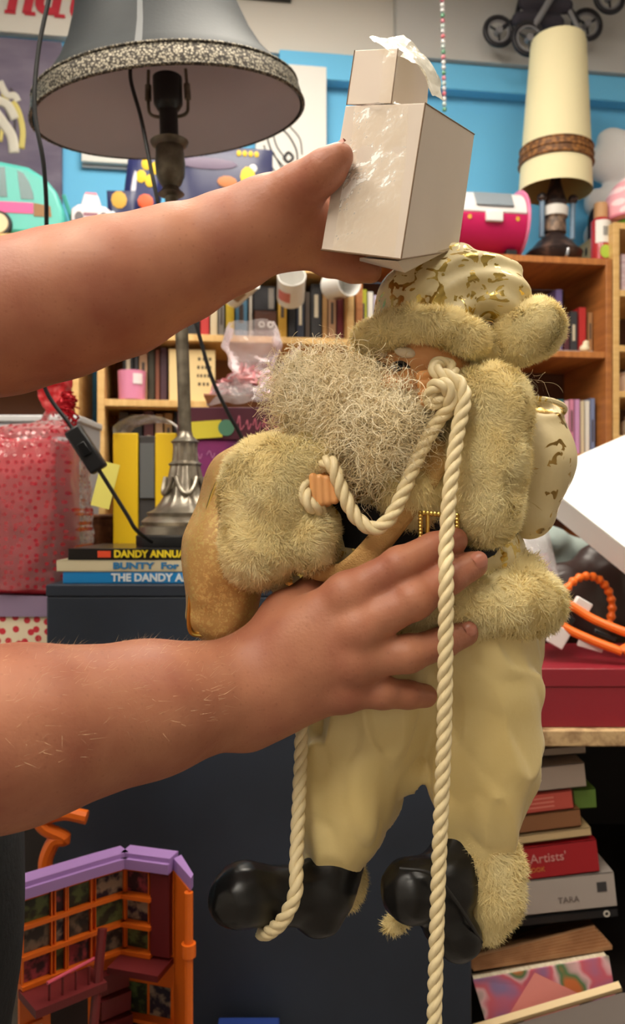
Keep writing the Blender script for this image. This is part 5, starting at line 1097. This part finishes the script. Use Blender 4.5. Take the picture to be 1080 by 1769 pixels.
# pink pet carrier
k = 2.49/F; zc = zb_top+.0008
t = thing('toy_pet_carrier', 'magenta and white barrel-shaped toy pet carrier on the brown bookcase', 'toy carrier', top(856, 2.36, zc), (0, 0, ROOM_A)); t.scale = (1.02, 1.1, 1.22)
MAG = solid('magenta_plastic', (196, 28, 92), .35); WPL = solid('white_plastic', (232, 228, 228), .35)
def shell(a0, a1, x0, x1, rx, rz, zc_, m, name, dz=0):
    pr_ = [(math.cos(a)*rx+.10, math.sin(a)*rz+zc_) for a in np.linspace(a0, a1, 22)]; n = len(pr_)
    V = [(x, y, z) for x in (x0, x1) for y, z in pr_]
    MB().add(V, [list(range(n)), list(range(n, 2*n))[::-1]]+[[i, i+n, (i+1) % n+n, (i+1) % n] for i in range(n)]).build(name, m, t, world=False, bevel=.004)
shell(math.pi, 2*math.pi, -58*k, 58*k, .098, .088, .105, MAG, 'lower_shell')
shell(0, math.pi, -58*k, 58*k, .098, .075, .1055, WPL, 'upper_shell')
shell(0, 2*math.pi, 58.2*k, 63*k, .104, .088, .105, solid('pink_rim', (232, 128, 170), .35), 'end_rim')
shell(0, 2*math.pi, -63*k, -58.2*k, .104, .088, .105, MATS['pink_rim'], 'end_rim')
aw = math.radians(155); wc = np.array([0, .10+.0985*math.cos(aw), .1055+.0755*math.sin(aw)]); tw = math.atan2(.075*math.cos(aw), .098*math.sin(aw))
MB().box(wc+[.0, 0, .004], (66*k, .004, .046), rot_x(math.radians(-32))).build('window', solid('grey_clear_window', (140, 150, 160), .12), t, world=False, bevel=.002)
MB().box((-2*k, -.001, .094), (30*k, .012, .026)).build('latch', WPL, t, world=False, bevel=.003)
for x in (-44, 40): MB().lathe([(.0005, -.003), (.006, -.003), (.006, .003), (.0005, .003)], 12, (x*k, .0045, .092), rot_x(math.pi/2)).build('rivet', solid('gold_plastic', (214, 166, 60), .3), t, world=False)
for x in (-48, 38):
    for y in (.05, .15): MB().box((x*k, y, .0125), (.034, .03, .025)).build('foot', solid('black_rubber', (30, 29, 32), .6), t, world=False, bevel=.003)
# cream cylinder lamp
k = 2.53/F; base = top(957, 2.45, zc)
t = thing('cream_table_lamp', 'tall cream cylinder-shade lamp with a brown braid band and dark ornate foot', 'lamp', base, (0, math.radians(1.2), ROOM_A))
zk = lambda py: (434-py)*k
CRM = mat('cream_shade_fabric', srgb(226, 214, 172), .75, bump=.03, bscale=200); BRD = mat('brown_braid', srgb(150, 100, 50), .6, col2=srgb(96, 60, 30), cscale=70, kind='voronoi', bump=.4)
sh = MB().lathe([(63*k, zk(303)), (60*k, zk(240)), (54*k, zk(140)), (48*k, zk(45)), (46*k, zk(36))], 48, cap=False).build('lamp_shade', CRM, t, world=False)
MB().lathe([(62*k, zk(303)), (47*k, zk(45)), (45*k, zk(37)), (6*k, zk(37))], 48, cap=False).build('shade_lining', solid('warm_lining', (214, 180, 110), .7), sh, world=False)
MB().lathe([(61.5*k, zk(258)), (63.2*k, zk(256)), (62*k, zk(230)), (59.8*k, zk(228))], 64, cap=False).build('braid_band', BRD, sh, world=False)
for py, r_ in ((256, 63.6), (243, 63), (230, 62.2)): rope_mesh(np.array([(r_*k*math.cos(a), r_*k*math.sin(a), zk(py)) for a in np.linspace(0, 6.2832, 80)]), .0035, .016, 2, 6, .004).build('braid_cord', BRD, sh, world=False, angle=None)
DKB = mat('dark_bronze', srgb(44, 34, 34), .4, col2=srgb(104, 78, 66), cscale=30, ramp=(.5, .75), bump=.4, bscale=50)
MB().lathe([(30*k, .0), (46*k, 14*k), (49*k, 22*k), (40*k, 30*k), (30*k, 42*k), (20*k, 50*k), (16*k, 56*k)], 36).build('foot', DKB, t, world=False)
MB().lathe([(16*k, 56*k), (20*k, 58*k), (19*k, 82*k), (22*k, 86*k)], 32).build('column', mat('bronze_relief', srgb(150, 122, 100), .5, col2=srgb(52, 40, 36), cscale=40, bump=.4), t, world=False)
MB().lathe([(22*k, 86*k), (23*k, 90*k), (23*k, 102*k), (19*k, 105*k)], 32).build('white_collar', solid('white_glaze', (226, 222, 216), .25), t, world=False)
MB().lathe([(19*k, 105*k), (21*k, 112*k), (15*k, 128*k), (9*k, 150*k), (8*k, 170*k)], 28).build('neck', DKB, t, world=False)
for a in (math.radians(200), math.radians(-20)):
    c = np.array([30*k*math.cos(a), 30*k*math.sin(a), 0]); MB().tube([c+[0, 0, 46*k], c+[0, 0, 110*k]], .0085, 10).build('side_post', solid('blue_grey_post', (108, 132, 156), .35), t, world=False)
    s = MB(); ball(s, c+[0, 0, 116*k], .016, 14); s.build('post_finial', DKB, t, world=False)
MB().tube([(0, -.088, .004), (.004, -.086, .012), (.008, -.084, .03)], .006, 8).build('toggle', solid('chrome_toggle', (190, 190, 196), .2, metal=.9), t, world=False)
# bottle, tub, helmet, plush, bag
k = 2.5/F
t = thing('sauce_bottle', 'small red bottle with a white label and wooden cap near the bookcase edge', 'bottle', top(1038, 2.41, zc), (0, 0, ROOM_A))
MB().lathe([(14*k, 0), (17*k, 3*k), (17*k, 74*k), (13*k, 80*k)], 24).build('bottle_body', solid('red_glass', (170, 48, 52), .2), t, world=False)
MB().lathe([(11*k, 80*k), (12*k, 81*k), (12*k, 106*k), (10*k, 108*k)], 20).build('cap', solid('wood_cap', (196, 150, 106), .6), t, world=False)
MB().add([(17.4*k*math.sin(a), -17.4*k*math.cos(a), z) for z in (34*k, 74*k) for a in np.linspace(-1.0, 1.0, 10)], [[i, i+1, i+11, i+10] for i in range(9)]).build('label', solid('white_label', (224, 220, 214), .5), t, world=False)
for i in range(3): MB().box(((-3+i*3)*k, -17.9*k, 54*k), (1.4*k, .0008, 16*k)).build('label_print', solid('black_ink', (60, 58, 60), .6), t, world=False)
s = MB().lathe([(.0005, 0), (1, 0), (1, .001), (.0005, .001)], 12, R=rot_x(math.pi/2)); s.v[-1] = s.v[-1]*np.array([10*k, 1, 12*k])+np.array([0, -17.4*k, 18*k]); s.build('fruit_print', solid('lime_print', (170, 196, 70), .5), t, world=False)
zr0 = zr_top+.0008
t = thing('green_rim_tub', 'white tub with a bright green lid on the tall right shelving', 'tub', top(1106, 2.43, zr0), (0, 0, ROOM_A))
MB().lathe([(.075, 0), (.078, .004), (.084, .012)], 36).build('tub_body', solid('white_tub', (226, 226, 222), .4), t, world=False)
MB().lathe([(.088, .0122), (.090, .014), (.090, .024), (.084, .026)], 36).build('lid', solid('lime_green_plastic', (108, 190, 52), .4), t, world=False)
t = thing('polka_dot_helmet', 'pink polka dot domed helmet sitting on the green-lidded tub', 'helmet', top(1106, 2.43, zr0+.0265), (0, 0, ROOM_A))
MB().lathe([(.112, 0), (.118, .004)]+[(.122*math.cos(a), .01+.150*math.sin(a)) for a in np.linspace(.0, 1.5, 14)]+[(.001, .16)], 44, cap=True).build('dome', hearts('pink_polka', srgb(236, 168, 180), srgb(246, 214, 218), 26), t, world=False)
MB().tube(np.array([(.119*math.cos(a), .119*math.sin(a), .004) for a in np.linspace(0, 6.2832, 48)]), .0045, 8, cap=False).build('rim', solid('rose_rim', (214, 130, 150), .5), t, world=False)
t = thing('white_plush', 'crumpled white plush cloth piled behind the cream lamp at the right', 'plush', top(1046, 2.60, zc), (0, 0, ROOM_A))
f = Field((-.10, -.12, -.003), (.32, .12, .58), .006)
for x, y, z, r_ in ((-.03, 0, .06, .05), (-.03, 0, .16, .05), (-.02, 0, .27, .055), (.04, 0, .26, .07), (.10, 0, .30, .08), (-.01, 0, .40, .06), (.07, 0, .42, .08), (.16, 0, .40, .09), (.02, 0, .48, .05), (.12, 0, .49, .06)): f.ell((x, y, z), (r_, r_*.7, r_), k=.03)
f.a = np.maximum(f.a, -(f.lo[2]+f.h*np.arange(f.n[2]))[None, None, :].astype(np.float32))
make('plush_body', *f.mesh(lambda p: .006*wob(p, 40, 4)+.003*np.abs(wob(p, 80, 6)), 1), solid('white_fleece', (222, 220, 220), .95, bump=.2, bscale=90), t, world=False, angle=None)
t = thing('dark_pouch', 'small dark cloth pouch between the cream lamp and the polka helmet', 'pouch', top(1028, 2.53, zc), (0, 0, ROOM_A))
f = Field((-.07, -.05, -.003), (.08, .05, .26), .004); f.ell((0, 0, .07), (.034, .028, .07), k=.02).ell((.004, 0, .17), (.028, .026, .06), k=.02); make('pouch_body', *f.mesh(lambda p: .003*wob(p, 70, 4), 1), solid('black_cloth', (34, 32, 38), .9), t, world=False, angle=None)

# ================================================================== RIGHT-HAND BENCH
WHT = solid('white_laminated_card', (236, 236, 232), .4)
K = P(922, 821, 1.50); e1 = P(1080, 945, 1.35)-K; e2 = P(1080, 751, 1.579)-K; nn_ = -unit(np.cross(e1, e2)); nn_ = nn_ if nn_[2] < 0 else -nn_
q4 = [K, K+e1*1.9, K+e1*1.9+e2*2.0, K+e2*2.0]
t = thing('white_box_lid', 'large white box lid tilted towards the camera above the red box', 'box lid', sum(q4)/4+nn_*.05)
MB().hexa(q4, [v+nn_*.004 for v in q4]).build('lid_panel', WHT, t, bevel=.0012)
sides = [(q4[i], q4[(i+1) % 4]) for i in range(4)]; ctr = sum(q4)/4
for a, b in sides:
    inn = unit(ctr-(a+b)/2); inn = unit(inn-nn_*np.dot(inn, nn_))*.003
    MB().hexa([a+nn_*.0041, b+nn_*.0041, b+inn+nn_*.0041, a+inn+nn_*.0041], [a+nn_*.052, b+nn_*.052, b+inn+nn_*.052, a+inn+nn_*.052]).build('lid_side', WHT, t)
RB_ = solid('dark_red_card', (138, 28, 42), .4, coat=.2); zrt = CAMZ-(1155-CY)/F*1.315
t = thing('red_box', 'flat dark red card box lying on the chipboard bench', 'box', ((1000-CX)/F*1.4, 1.44, ZT))
xa, xb_ = (893-CX)/F*1.315, (1230-CX)/F*1.315
MB().span((xa+.002, 1.317, ZT+.0005), (xb_-.002, 1.568, zrt-.030)).build('box_base', RB_, t, bevel=.0015)
MB().span((xa, 1.315, zrt-.0298), (xb_, 1.57, zrt)).build('box_lid', RB_, t, bevel=.0015)
def blob(name, label, cat, ells, m, lo, hi, h=.005, k=.02, fn=None, pn='body', flat=None):
    f = Field(lo, hi, h)
    for c, r_ in ells: f.ell(c, r_, k=k)
    if flat is not None: f.a = np.maximum(f.a, (flat-(f.lo[2]+f.h*np.arange(f.n[2])))[None, None, :].astype(np.float32))
    t = thing(name, label, cat, (ells[0][0][0], ells[0][0][1], flat if flat is not None else ells[0][0][2]-ells[0][1][2]))
    make(pn, *f.mesh(fn, 1), m, t, angle=None); return t
blob('brown_carrier_bag', 'crumpled dark brown bag behind the orange plastic loop', 'bag', [(P(985, 1050, 1.66), (.085, .06, .10)), (P(1050, 1030, 1.68), (.10, .06, .12)), (P(930, 1080, 1.66), (.07, .05, .07))], solid('dark_brown_film', (62, 46, 44), .35), (.30, 1.58, .88), (.78, 1.80, 1.25), fn=lambda p: .008*wob(p, 35, 4)+.004*np.abs(wob(p, 75, 5)), flat=ZT+.001)
blob('grey_plush', 'soft grey-green cloth lump peeking out under the white lid', 'cloth', [(P(945, 935, 1.78), (.05, .04, .035)), (P(985, 950, 1.80), (.05, .04, .03)), (P(960, 1000, 1.80), (.06, .04, .10))], solid('grey_green_fleece', (150, 162, 158), .95), (.36, 1.70, .89), (.62, 1.88, 1.26), fn=lambda p: .005*wob(p, 60, 8), flat=ZT+.001)
# clear packet
t = thing('clear_packet', 'clear plastic packet with a pink card inside, leaning beside the doll', 'packet', P(935, 1105, 1.50))
n = 14; G = np.zeros((n, n, 3)); G2 = G.copy(); c4 = [P(872, 905, 1.50), P(945, 905, 1.52), P(985, 1078, 1.44), P(925, 1108, 1.40)]
for i, a in enumerate(np.linspace(0, 1, n)):
    for j, b in enumerate(np.linspace(0, 1, n)):
        c = (c4[0]*(1-a)+c4[1]*a)*(1-b)+(c4[3]*(1-a)+c4[2]*a)*b; u_ = .018*((1-(2*a-1)**4)*(1-(2*b-1)**4))**.6+.001; w1 = wob(c[None], 120, 3)[0]*.003
        G[i, j] = c+np.array([0, -u_+w1, 0]); G2[i, j] = c+np.array([0, u_, 0])
MB().grid(G).grid(G2[::-1]).build('film', cellophane('clear_film', (.98, .95, .96, 1), .22, .08), t, angle=None)
MB().hexa([P(885, 960, 1.502), P(948, 955, 1.512), P(948, 955, 1.518), P(885, 960, 1.508)], [P(915, 1070, 1.432), P(968, 1050, 1.452), P(968, 1050, 1.458), P(915, 1070, 1.438)]).build('card', solid('dusty_pink_card', (176, 110, 112), .5), t)
# orange loop and strap
ORP = solid('orange_plastic', (238, 108, 28), .4)
t = thing('orange_strap_toy', 'orange plastic strap with a ridged loop and white clips lying on the red box', 'toy', P(1010, 1130, 1.40))
lp = np.array([P(1014, 1052, 1.43)+np.array([.052*math.cos(a), .014*math.sin(a)*0+.02*math.cos(a), .058*math.sin(a)]) for a in np.linspace(math.radians(-35), math.radians(215), 90)])
MB().tube(lp, [.0068+.0016*math.sin(i*1.15) for i in range(90)], 10).build('ridged_loop', ORP, t, angle=None)
ua, ub = [P(932, 1012, 1.40), P(985, 1045, 1.385), P(1030, 1072, 1.37), P(1090, 1096, 1.35)], [P(918, 1036, 1.395), P(970, 1080, 1.375), P(1020, 1105, 1.36), P(1075, 1126, 1.345)]
for q_ in (ua, ub): MB().tube(smooth_path(q_, 8), .0075, 10).build('strap_rail', ORP, t)
MB().tube(smooth_path([ua[-1], P(1098, 1110, 1.345), ub[-1]], 6), .0095, 10).build('strap_end', ORP, t)
MB().tube([P(920, 1020, 1.40), P(915, 1034, 1.398)], .0085, 10).build('strap_end', ORP, t)
def plate(name, c, sz, ang, m): MB().box(c, sz, rot_y(math.radians(ang))).build(name, m, t, bevel=.002)
CL = solid('white_clip_plastic', (222, 214, 212), .3); BKC = solid('black_clip', (26, 24, 26), .4)
plate('clip', P(1004, 1048, 1.388), (.030, .012, .026), 30, CL); plate('clip', P(965, 1100, 1.372), (.030, .012, .034), 30, CL); plate('clip', P(965, 1062, 1.384), (.030, .006, .012), 32, CL)
plate('pin', P(938, 1034, 1.390), (.034, .008, .009), 33, BKC); plate('pin', P(985, 1072, 1.376), (.012, .010, .014), 30, BKC); plate('pin', P(1045, 1098, 1.362), (.040, .008, .009), 24, BKC)
plate('clip', P(1020, 1116, 1.366), (.044, .008, .012), 16, CL)
# piles of books under the bench
SX = lambda px, d=1.345: (px-CX)/F*d
def flat_book(label, xl, xr, yc, thpx, ang, rgb, d=1.345, depth=.16, **k):
    R = rot_y(math.radians(-ang)); return book(label, P((xl+xr)/2, yc, d), (xr-xl)/F*d, thpx/F*d, depth, R, solid('cover_'+label.replace(' ', '_')[:24], rgb, .5), 'books piled under the bench')
WB = flat_book('thick white paperback with a black square emblem, under the red artists book', 868, 1064, 1546, 60, 6, (176, 166, 160))
AB = flat_book('thick red book titled Artists, in the pile under the bench', 862, 1034, 1488, 56, 7, (168, 26, 36))
CB = flat_book('thin cream booklet lying on the red artists book', 860, 1022, 1446, 15, 7, (204, 176, 132))
TB = flat_book('tan-edged thick paperback above the cream booklet', 858, 1004, 1421, 30, 7, (140, 92, 58))
RBk = flat_book('faded pinkish red paperback above the tan paperback', 852, 990, 1389, 32, 7, (196, 82, 70))
GB = flat_book('small green covered book jutting out right of the faded red one', 992, 1030, 1380, 34, 4, (104, 138, 56), d=1.37, depth=.13)
LB = flat_book('large grey-white paperback near the top of the bench pile', 858, 1012, 1346, 42, 6, (176, 158, 146))
UB = flat_book('grey-beige book at the very top of the bench pile', 862, 1012, 1300, 14, 4, (150, 132, 118), d=1.36)
BK = flat_book('slim black book with a white ring mark under the white paperback', 900, 1068, 1585, 15, 6, (28, 27, 30))
RS1 = [math.pi/2, 0, 0]
text_obj('spine_title', "Artists'", .021, solid('pale_rose_ink', (214, 150, 146), .5), AB, (-.0, -.0006, .006), RS1)
text_obj('spine_subtitle', 'BOOK', .010, solid('gold_ink', (206, 130, 60), .5), AB, (-.022, -.0006, -.012), RS1)
text_obj('spine_title', 'TARA', .014, solid('grey_ink', (110, 100, 98), .5), WB, (.015, -.0006, -.010), RS1)
MB().box((.072, -.0004, .006), (.016, .0008, .016)).build('emblem', solid('black_ink', (60, 58, 60), .6), WB, world=False)
MB().lathe([(.003, 0), (.0055, 0), (.0055, .001), (.003, .001)], 16, (.062, -.0002, 0), rot_x(math.pi/2), cap=False).build('ring_mark', solid('white_print', (216, 210, 200), .5), BK, world=False)
for dz in (-.007, 0, .007): MB().box((.0, -.0004, dz), (.07, .0008, .0022)).build('printed_line', solid('dull_pink_ink', (220, 130, 116), .6), RBk, world=False)
# open paperback, patterned book, pink card, tray
t = thing('open_paperback', 'worn paperback lying face down with fanned brown pages, below the white paperback', 'book', P(940, 1650, 1.33))
for i in range(7):
    z = i*4.4-9; MB().hexa([P(818-i*2, 1668-z*.55, 1.30+i*.006), P(1058-i*5, 1622-z*1.25, 1.30+i*.006), P(1040-i*5, 1600-z*1.25, 1.48), P(850-i*2, 1640-z*.55, 1.48)], [P(818-i*2, 1673-z*.55, 1.30+i*.006), P(1058-i*5, 1629-z*1.25, 1.30+i*.006), P(1040-i*5, 1607-z*1.25, 1.48), P(850-i*2, 1646-z*.55, 1.48)]).build('page_fan', mat('brown_old_pages', srgb(176, 132, 92), .8, col2=srgb(150, 106, 70), cscale=30), t)
FLOW = mat('floral_print', srgb(206, 96, 110), .5, col2=srgb(70, 118, 76), cscale=17, cdetail=1.5, ramp=(.48, .60))
nt = FLOW.node_tree; rmp = [n for n in nt.nodes if n.type == 'VALTORGB'][0]
for pos, c in ((.40, srgb(126, 116, 160)), (.53, srgb(222, 176, 180)), (.68, srgb(196, 110, 60))):
    e_ = rmp.color_ramp.elements.new(pos); e_.color = c
rmp.color_ramp.elements[0].position = .30
t = thing('floral_book', 'book with a bright pink and green floral cover leaning at the bottom of the pile', 'book', P(930, 1760, 1.30))
fr, bk_ = [P(818, 1694, 1.285), P(1052, 1652, 1.285), P(1064, 1722, 1.27), P(838, 1762, 1.265)], .022
MB().hexa([fr[0], fr[1], fr[1]+[0, .003, 0], fr[0]+[0, .003, 0]], [fr[3], fr[2], fr[2]+[0, .003, 0], fr[3]+[0, .003, 0]]).build('cover', FLOW, t)
MB().hexa([fr[0]+[.002, .0032, -.002], fr[1]+[-.002, .0032, -.002], fr[1]+[-.002, bk_, -.002], fr[0]+[.002, bk_, -.002]], [fr[3]+[.002, .0032, .002], fr[2]+[-.002, .0032, .002], fr[2]+[-.002, bk_, .002], fr[3]+[.002, bk_, .002]]).build('pages', PAGE, t)
t = thing('pink_card', 'plain pink square card propped against the floral book', 'card', P(945, 1752, 1.25))
MB().hexa([P(924, 1680, 1.262), P(1012, 1722, 1.255), P(1012, 1722, 1.258), P(924, 1680, 1.265)], [P(880, 1752, 1.245), P(960, 1790, 1.240), P(960, 1790, 1.243), P(880, 1752, 1.248)]).build('card', solid('salmon_card', (214, 132, 124), .6), t)
t = thing('shallow_tray', 'pale wooden edged grey tray at the bottom right corner', 'tray', P(980, 1800, 1.22))
tl = [P(842, 1772, 1.235), P(1072, 1704, 1.225)]; R_ = unit(tl[1]-tl[0])
MB().tube([tl[0]-R_*.02, tl[1]], .0075, 4).build('wooden_lip', solid('pale_wood', (216, 190, 146), .6), t)
MB().hexa([tl[0]+[0, -.006, -.006], tl[1]+[0, -.006, -.006], tl[1]+[.10, -.006, -.006], tl[1]+[.10, .0, -.006]], [tl[0]+[0, -.012, -.10], tl[1]+[0, -.012, -.10], tl[1]+[.10, -.012, -.10], tl[1]+[.10, .0, -.10]]).build('front_board', solid('grey_board', (150, 140, 136), .7), t)

# ================================================================== TOY HOUSE AND BITS, LOWER LEFT
ORT = solid('orange_toy_plastic', (226, 106, 26), .38); LAV = solid('lavender_toy_plastic', (166, 128, 190), .4); MRN = solid('maroon_toy_plastic', (104, 32, 34), .45)
PRT = [mat('dark_shelf_print_%d' % i, srgb(*a), .5, col2=srgb(*b), cscale=70, cdetail=2, ramp=(.45, .6)) for i, (a, b) in enumerate((((52, 30, 36), (150, 60, 70)), ((44, 42, 40), (110, 96, 80)), ((40, 44, 30), (90, 104, 60)), ((34, 26, 44), (150, 130, 110))))]
Zt_ = .787; ZB_ = .42
pl4 = [P(34, 0, .985), P(157, 0, 1.045), P(216, 0, 1.075), P(300, 0, 1.055)]; pl4 = [p*[1, 1, 0] for p in pl4]
stand = thing('storage_crate', 'low dark storage crate under the orange toy house', 'crate', (-.28, 1.06, 0))
MB().span((-.40, .93, 0), (-.16, 1.18, .395)).build('body', solid('dark_crate', (36, 34, 36), .6), stand, bevel=.004)
MB().span((-.405, .925, .3955), (-.155, 1.185, .412)).build('lid', solid('dark_crate', (36, 34, 36), .6), stand, bevel=.003)
th_ = thing('toy_house', 'orange open-backed toy house with lavender roof trim and maroon floors, lower left', 'toy house', (-.28, 1.05, .4125))
ZB_ = .4125
def seg(i): a, b = pl4[i], pl4[i+1]; u_ = unit(b-a); n_ = np.array([u_[1], -u_[0], 0]); return a, b, u_, (n_ if n_[1] < 0 else -n_), np.linalg.norm(b-a)
def slab(i, u0, u1, z0, z1, o0, o1, m, name, parent=None):          # box on wall i: along u0..u1, up z0..z1, out o0..o1
    a, b, u_, n_, L_ = seg(i); g = lambda uu, o: a+u_*(uu*L_)+n_*o
    q_ = [g(u0, o0), g(u1, o0), g(u1, o1), g(u0, o1)]
    return MB().hexa([v+[0, 0, z1] for v in q_], [v+[0, 0, z0] for v in q_]).build(name, m, parent or th_)
zf = .672                                                             # upper floor level
cols = {0: [0.03, .40, .47, .60, .65, .97], 1: [.10, .92], 2: [.06, .52]}
rows_ = [zf+.004, zf+.034, zf+.040, zf+.071, zf+.077, zf+.103]
for i in range(3):
    slab(i, 0, 1, ZB_, Zt_-.003, -.006, 0, ORT, 'wall')
    c = cols[i]
    for k in range(0, len(c), 2):
        for j in range(0, 6, 2): slab(i, c[k], c[k+1], rows_[j], rows_[j+1], .0002, .0008, PRT[(i+k+j//2) % 4], 'picture_pane')
    for j in (0, 2, 4): slab(i, 0, 1 if i < 2 else .62, rows_[j]-.0055, rows_[j]-.0003, .0002, .009 if i < 2 else .014, ORT, 'shelf_bar')
    for k in range(len(c)):
        w1 = .02
        slab(i, c[k]-(w1 if k % 2 == 0 else 0), c[k]+(0 if k % 2 == 0 else w1), zf+.004, Zt_-.008, .0002, .006, ORT, 'upright_bar')
    slab(i, 0, 1, Zt_-.0028, Zt_+.010, -.012, .016, LAV, 'roof_trim'); slab(i, 0, 1, Zt_+.0102, Zt_+.016, -.014, .011, LAV, 'roof_trim')
slab(2, .60, .98, zf+.002, Zt_-.004, .0002, .010, MRN, 'door_column')
slab(0, -.02, .95, zf-.012, zf-.002, .0002, .055, MRN, 'balcony_floor'); slab(2, .0, 1.0, zf-.010, zf-.002, .0002, .045, MRN, 'balcony_floor')
a, b, u_, n_, L_ = seg(0)
MB().tube([a+u_*.15*L_+n_*.05+[0, 0, zf+.022], a+u_*.95*L_+n_*.035+[0, 0, zf+.022]], .0022, 8).build('railing', solid('pink_toy_plastic', (196, 74, 96), .4), th_)
for k in range(5): c = a+u_*(.2+k*.18)*L_+n_*.045; MB().tube([c+[0, 0, zf-.002], c+[0, 0, zf+.020]], .0016, 6).build('baluster', MRN, th_)
MB().tube([P(177, 1604, 1.02), P(160, 1790, .985)], .0062, 8).build('pole', MRN, th_)
a1, b1, u1, n1, L1 = seg(1)
for k in range(8): slab(1, .12, .98, ZB_+.02+k*.028, ZB_+.044+k*.028, .0002, .050-k*.005, MRN, 'stair_tread')
slab(0, .06, .30, .520, .625, .0002, .004, ORT, 'window_frame')
for r_ in range(3):
    for c_ in range(2): slab(0, .08+c_*.11, .17+c_*.11, .528+r_*.032, .556+r_*.032, .0042, .0052, solid('pale_yellow_pane', (216, 200, 140), .4), 'window_pane')
slab(0, .42, .95, .43, .648, .0002, .0012, solid('dark_doorway', (40, 24, 22), .6), 'doorway')
for r_ in range(4): slab(2, .02, .98, .450+r_*.045, .455+r_*.045, .0002, .014, ORT, 'shelf_bar')
for r_ in range(4):
    for c_ in range(2): slab(2, .06+c_*.46, .46+c_*.48, .4552+r_*.045, .4945+r_*.045, .0002, .0010, PRT[(r_*2+c_) % 4], 'picture_pane')
e0 = pl4[3]; MB().hexa([e0+[0, 0, Zt_-.004], P(326, 0, 1.0)*[1, 1, 0]+[0, 0, Zt_-.004], P(330, 0, 1.0)*[1, 1, 0]+[0, 0, Zt_-.004], e0+[.006, .004, Zt_-.004]], [e0+[0, 0, ZB_], P(326, 0, 1.0)*[1, 1, 0]+[0, 0, ZB_], P(330, 0, 1.0)*[1, 1, 0]+[0, 0, ZB_], e0+[.006, .004, ZB_]]).build('end_wall', ORT, th_)
c = P(326, 0, 1.0)*[1, 1, 0]; MB().tube([c+[0, 0, ZB_], c+[0, 0, Zt_-.006]], .0055, 10).build('corner_post', ORT, th_)
for z in (.71, .60, .50): MB().lathe([(.0056, -.008), (.009, -.008), (.009, .008), (.0056, .008)], 14, c+[0, 0, z]).build('hinge', ORT, th_)
MB().hexa([e0+[0, 0, Zt_+.012], P(330, 0, .998)*[1, 1, 0]+[0, 0, Zt_+.012], P(334, 0, 1.01)*[1, 1, 0]+[0, 0, Zt_+.012], e0+[.008, .012, Zt_+.012]], [e0+[0, 0, Zt_-.0035], P(330, 0, .998)*[1, 1, 0]+[0, 0, Zt_-.0035], P(334, 0, 1.01)*[1, 1, 0]+[0, 0, Zt_-.0035], e0+[.008, .012, Zt_-.0035]]).build('roof_trim', LAV, th_)
for dx, rr_ in ((0, .6), (.028, -.4)):
    tq = thing('toy_chair', 'tiny pink toy chair in the lower room of the orange house, '+('left one' if dx == 0 else 'right one'), 'toy chair', P(238, 0, 1.03)*[1, 1, 0]+[dx, -.01, ZB_+.13], (0, 0, rr_), 'tiny pink toy chairs'); PK = solid('mauve_toy_plastic', (176, 92, 140), .4)
    MB().box((0, 0, .016), (.018, .018, .0025)).build('seat', PK, tq, world=False); MB().box((0, .0085, .032), (.018, .002, .026)).build('backrest', PK, tq, world=False)
    for sx_ in (-1, 1):
        for sy_ in (-1, 1): MB().box((sx_*.0075, sy_*.0075, .0073), (.0025, .0025, .0147)).build('leg', PK, tq, world=False)
    o = slab(2, .1, .9, ZB_+.122, ZB_+.1295, .015, .05, MRN, 'room_floor') if dx == 0 else None
t = thing('orange_bracket', 'curved orange plastic toy arch standing behind the toy house', 'toy', P(90, 1560, 1.12)*[1, 1, 0]+[0, 0, .4125])
MB().tube(smooth_path([np.array([P(95, 0, 1.14)[0], 1.14, .413]), P(96, 1560, 1.14), P(78, 1500, 1.14), P(92, 1455, 1.14), P(112, 1448, 1.14), P(80, 1432, 1.14), P(72, 1416, 1.14), P(110, 1405, 1.14), P(150, 1412, 1.14)], 8), .010, 10).build('arch', ORT, t)
MB().hexa([P(60, 0, 1.09)*[1, 1, 0]+[0, 0, .420], P(130, 0, 1.09)*[1, 1, 0]+[0, 0, .420], P(130, 0, 1.17)*[1, 1, 0]+[0, 0, .420], P(60, 0, 1.17)*[1, 1, 0]+[0, 0, .420]], [P(60, 0, 1.09)*[1, 1, 0]+[0, 0, .4125], P(130, 0, 1.09)*[1, 1, 0]+[0, 0, .4125], P(130, 0, 1.17)*[1, 1, 0]+[0, 0, .4125], P(60, 0, 1.17)*[1, 1, 0]+[0, 0, .4125]]).build('foot', ORT, t)
t = thing('blue_carton', 'blue carton with a white edge on the floor before the navy cabinet', 'carton', P(430, 0, 1.15)*[1, 1, 0])
x0_, x1_ = (374-CX)/F*1.17, (482-CX)/F*1.17; zt_ = CAMZ-(1757-CY)/F*1.20
MB().span((x0_, 1.13, 0), (x1_, 1.20, zt_)).build('body', solid('royal_blue_card', (32, 54, 120), .45), t, bevel=.002)
MB().span((x0_+.01, 1.128, zt_-.012), (x1_-.012, 1.1298, zt_-.003)).build('white_edge', WHITE_M, t)
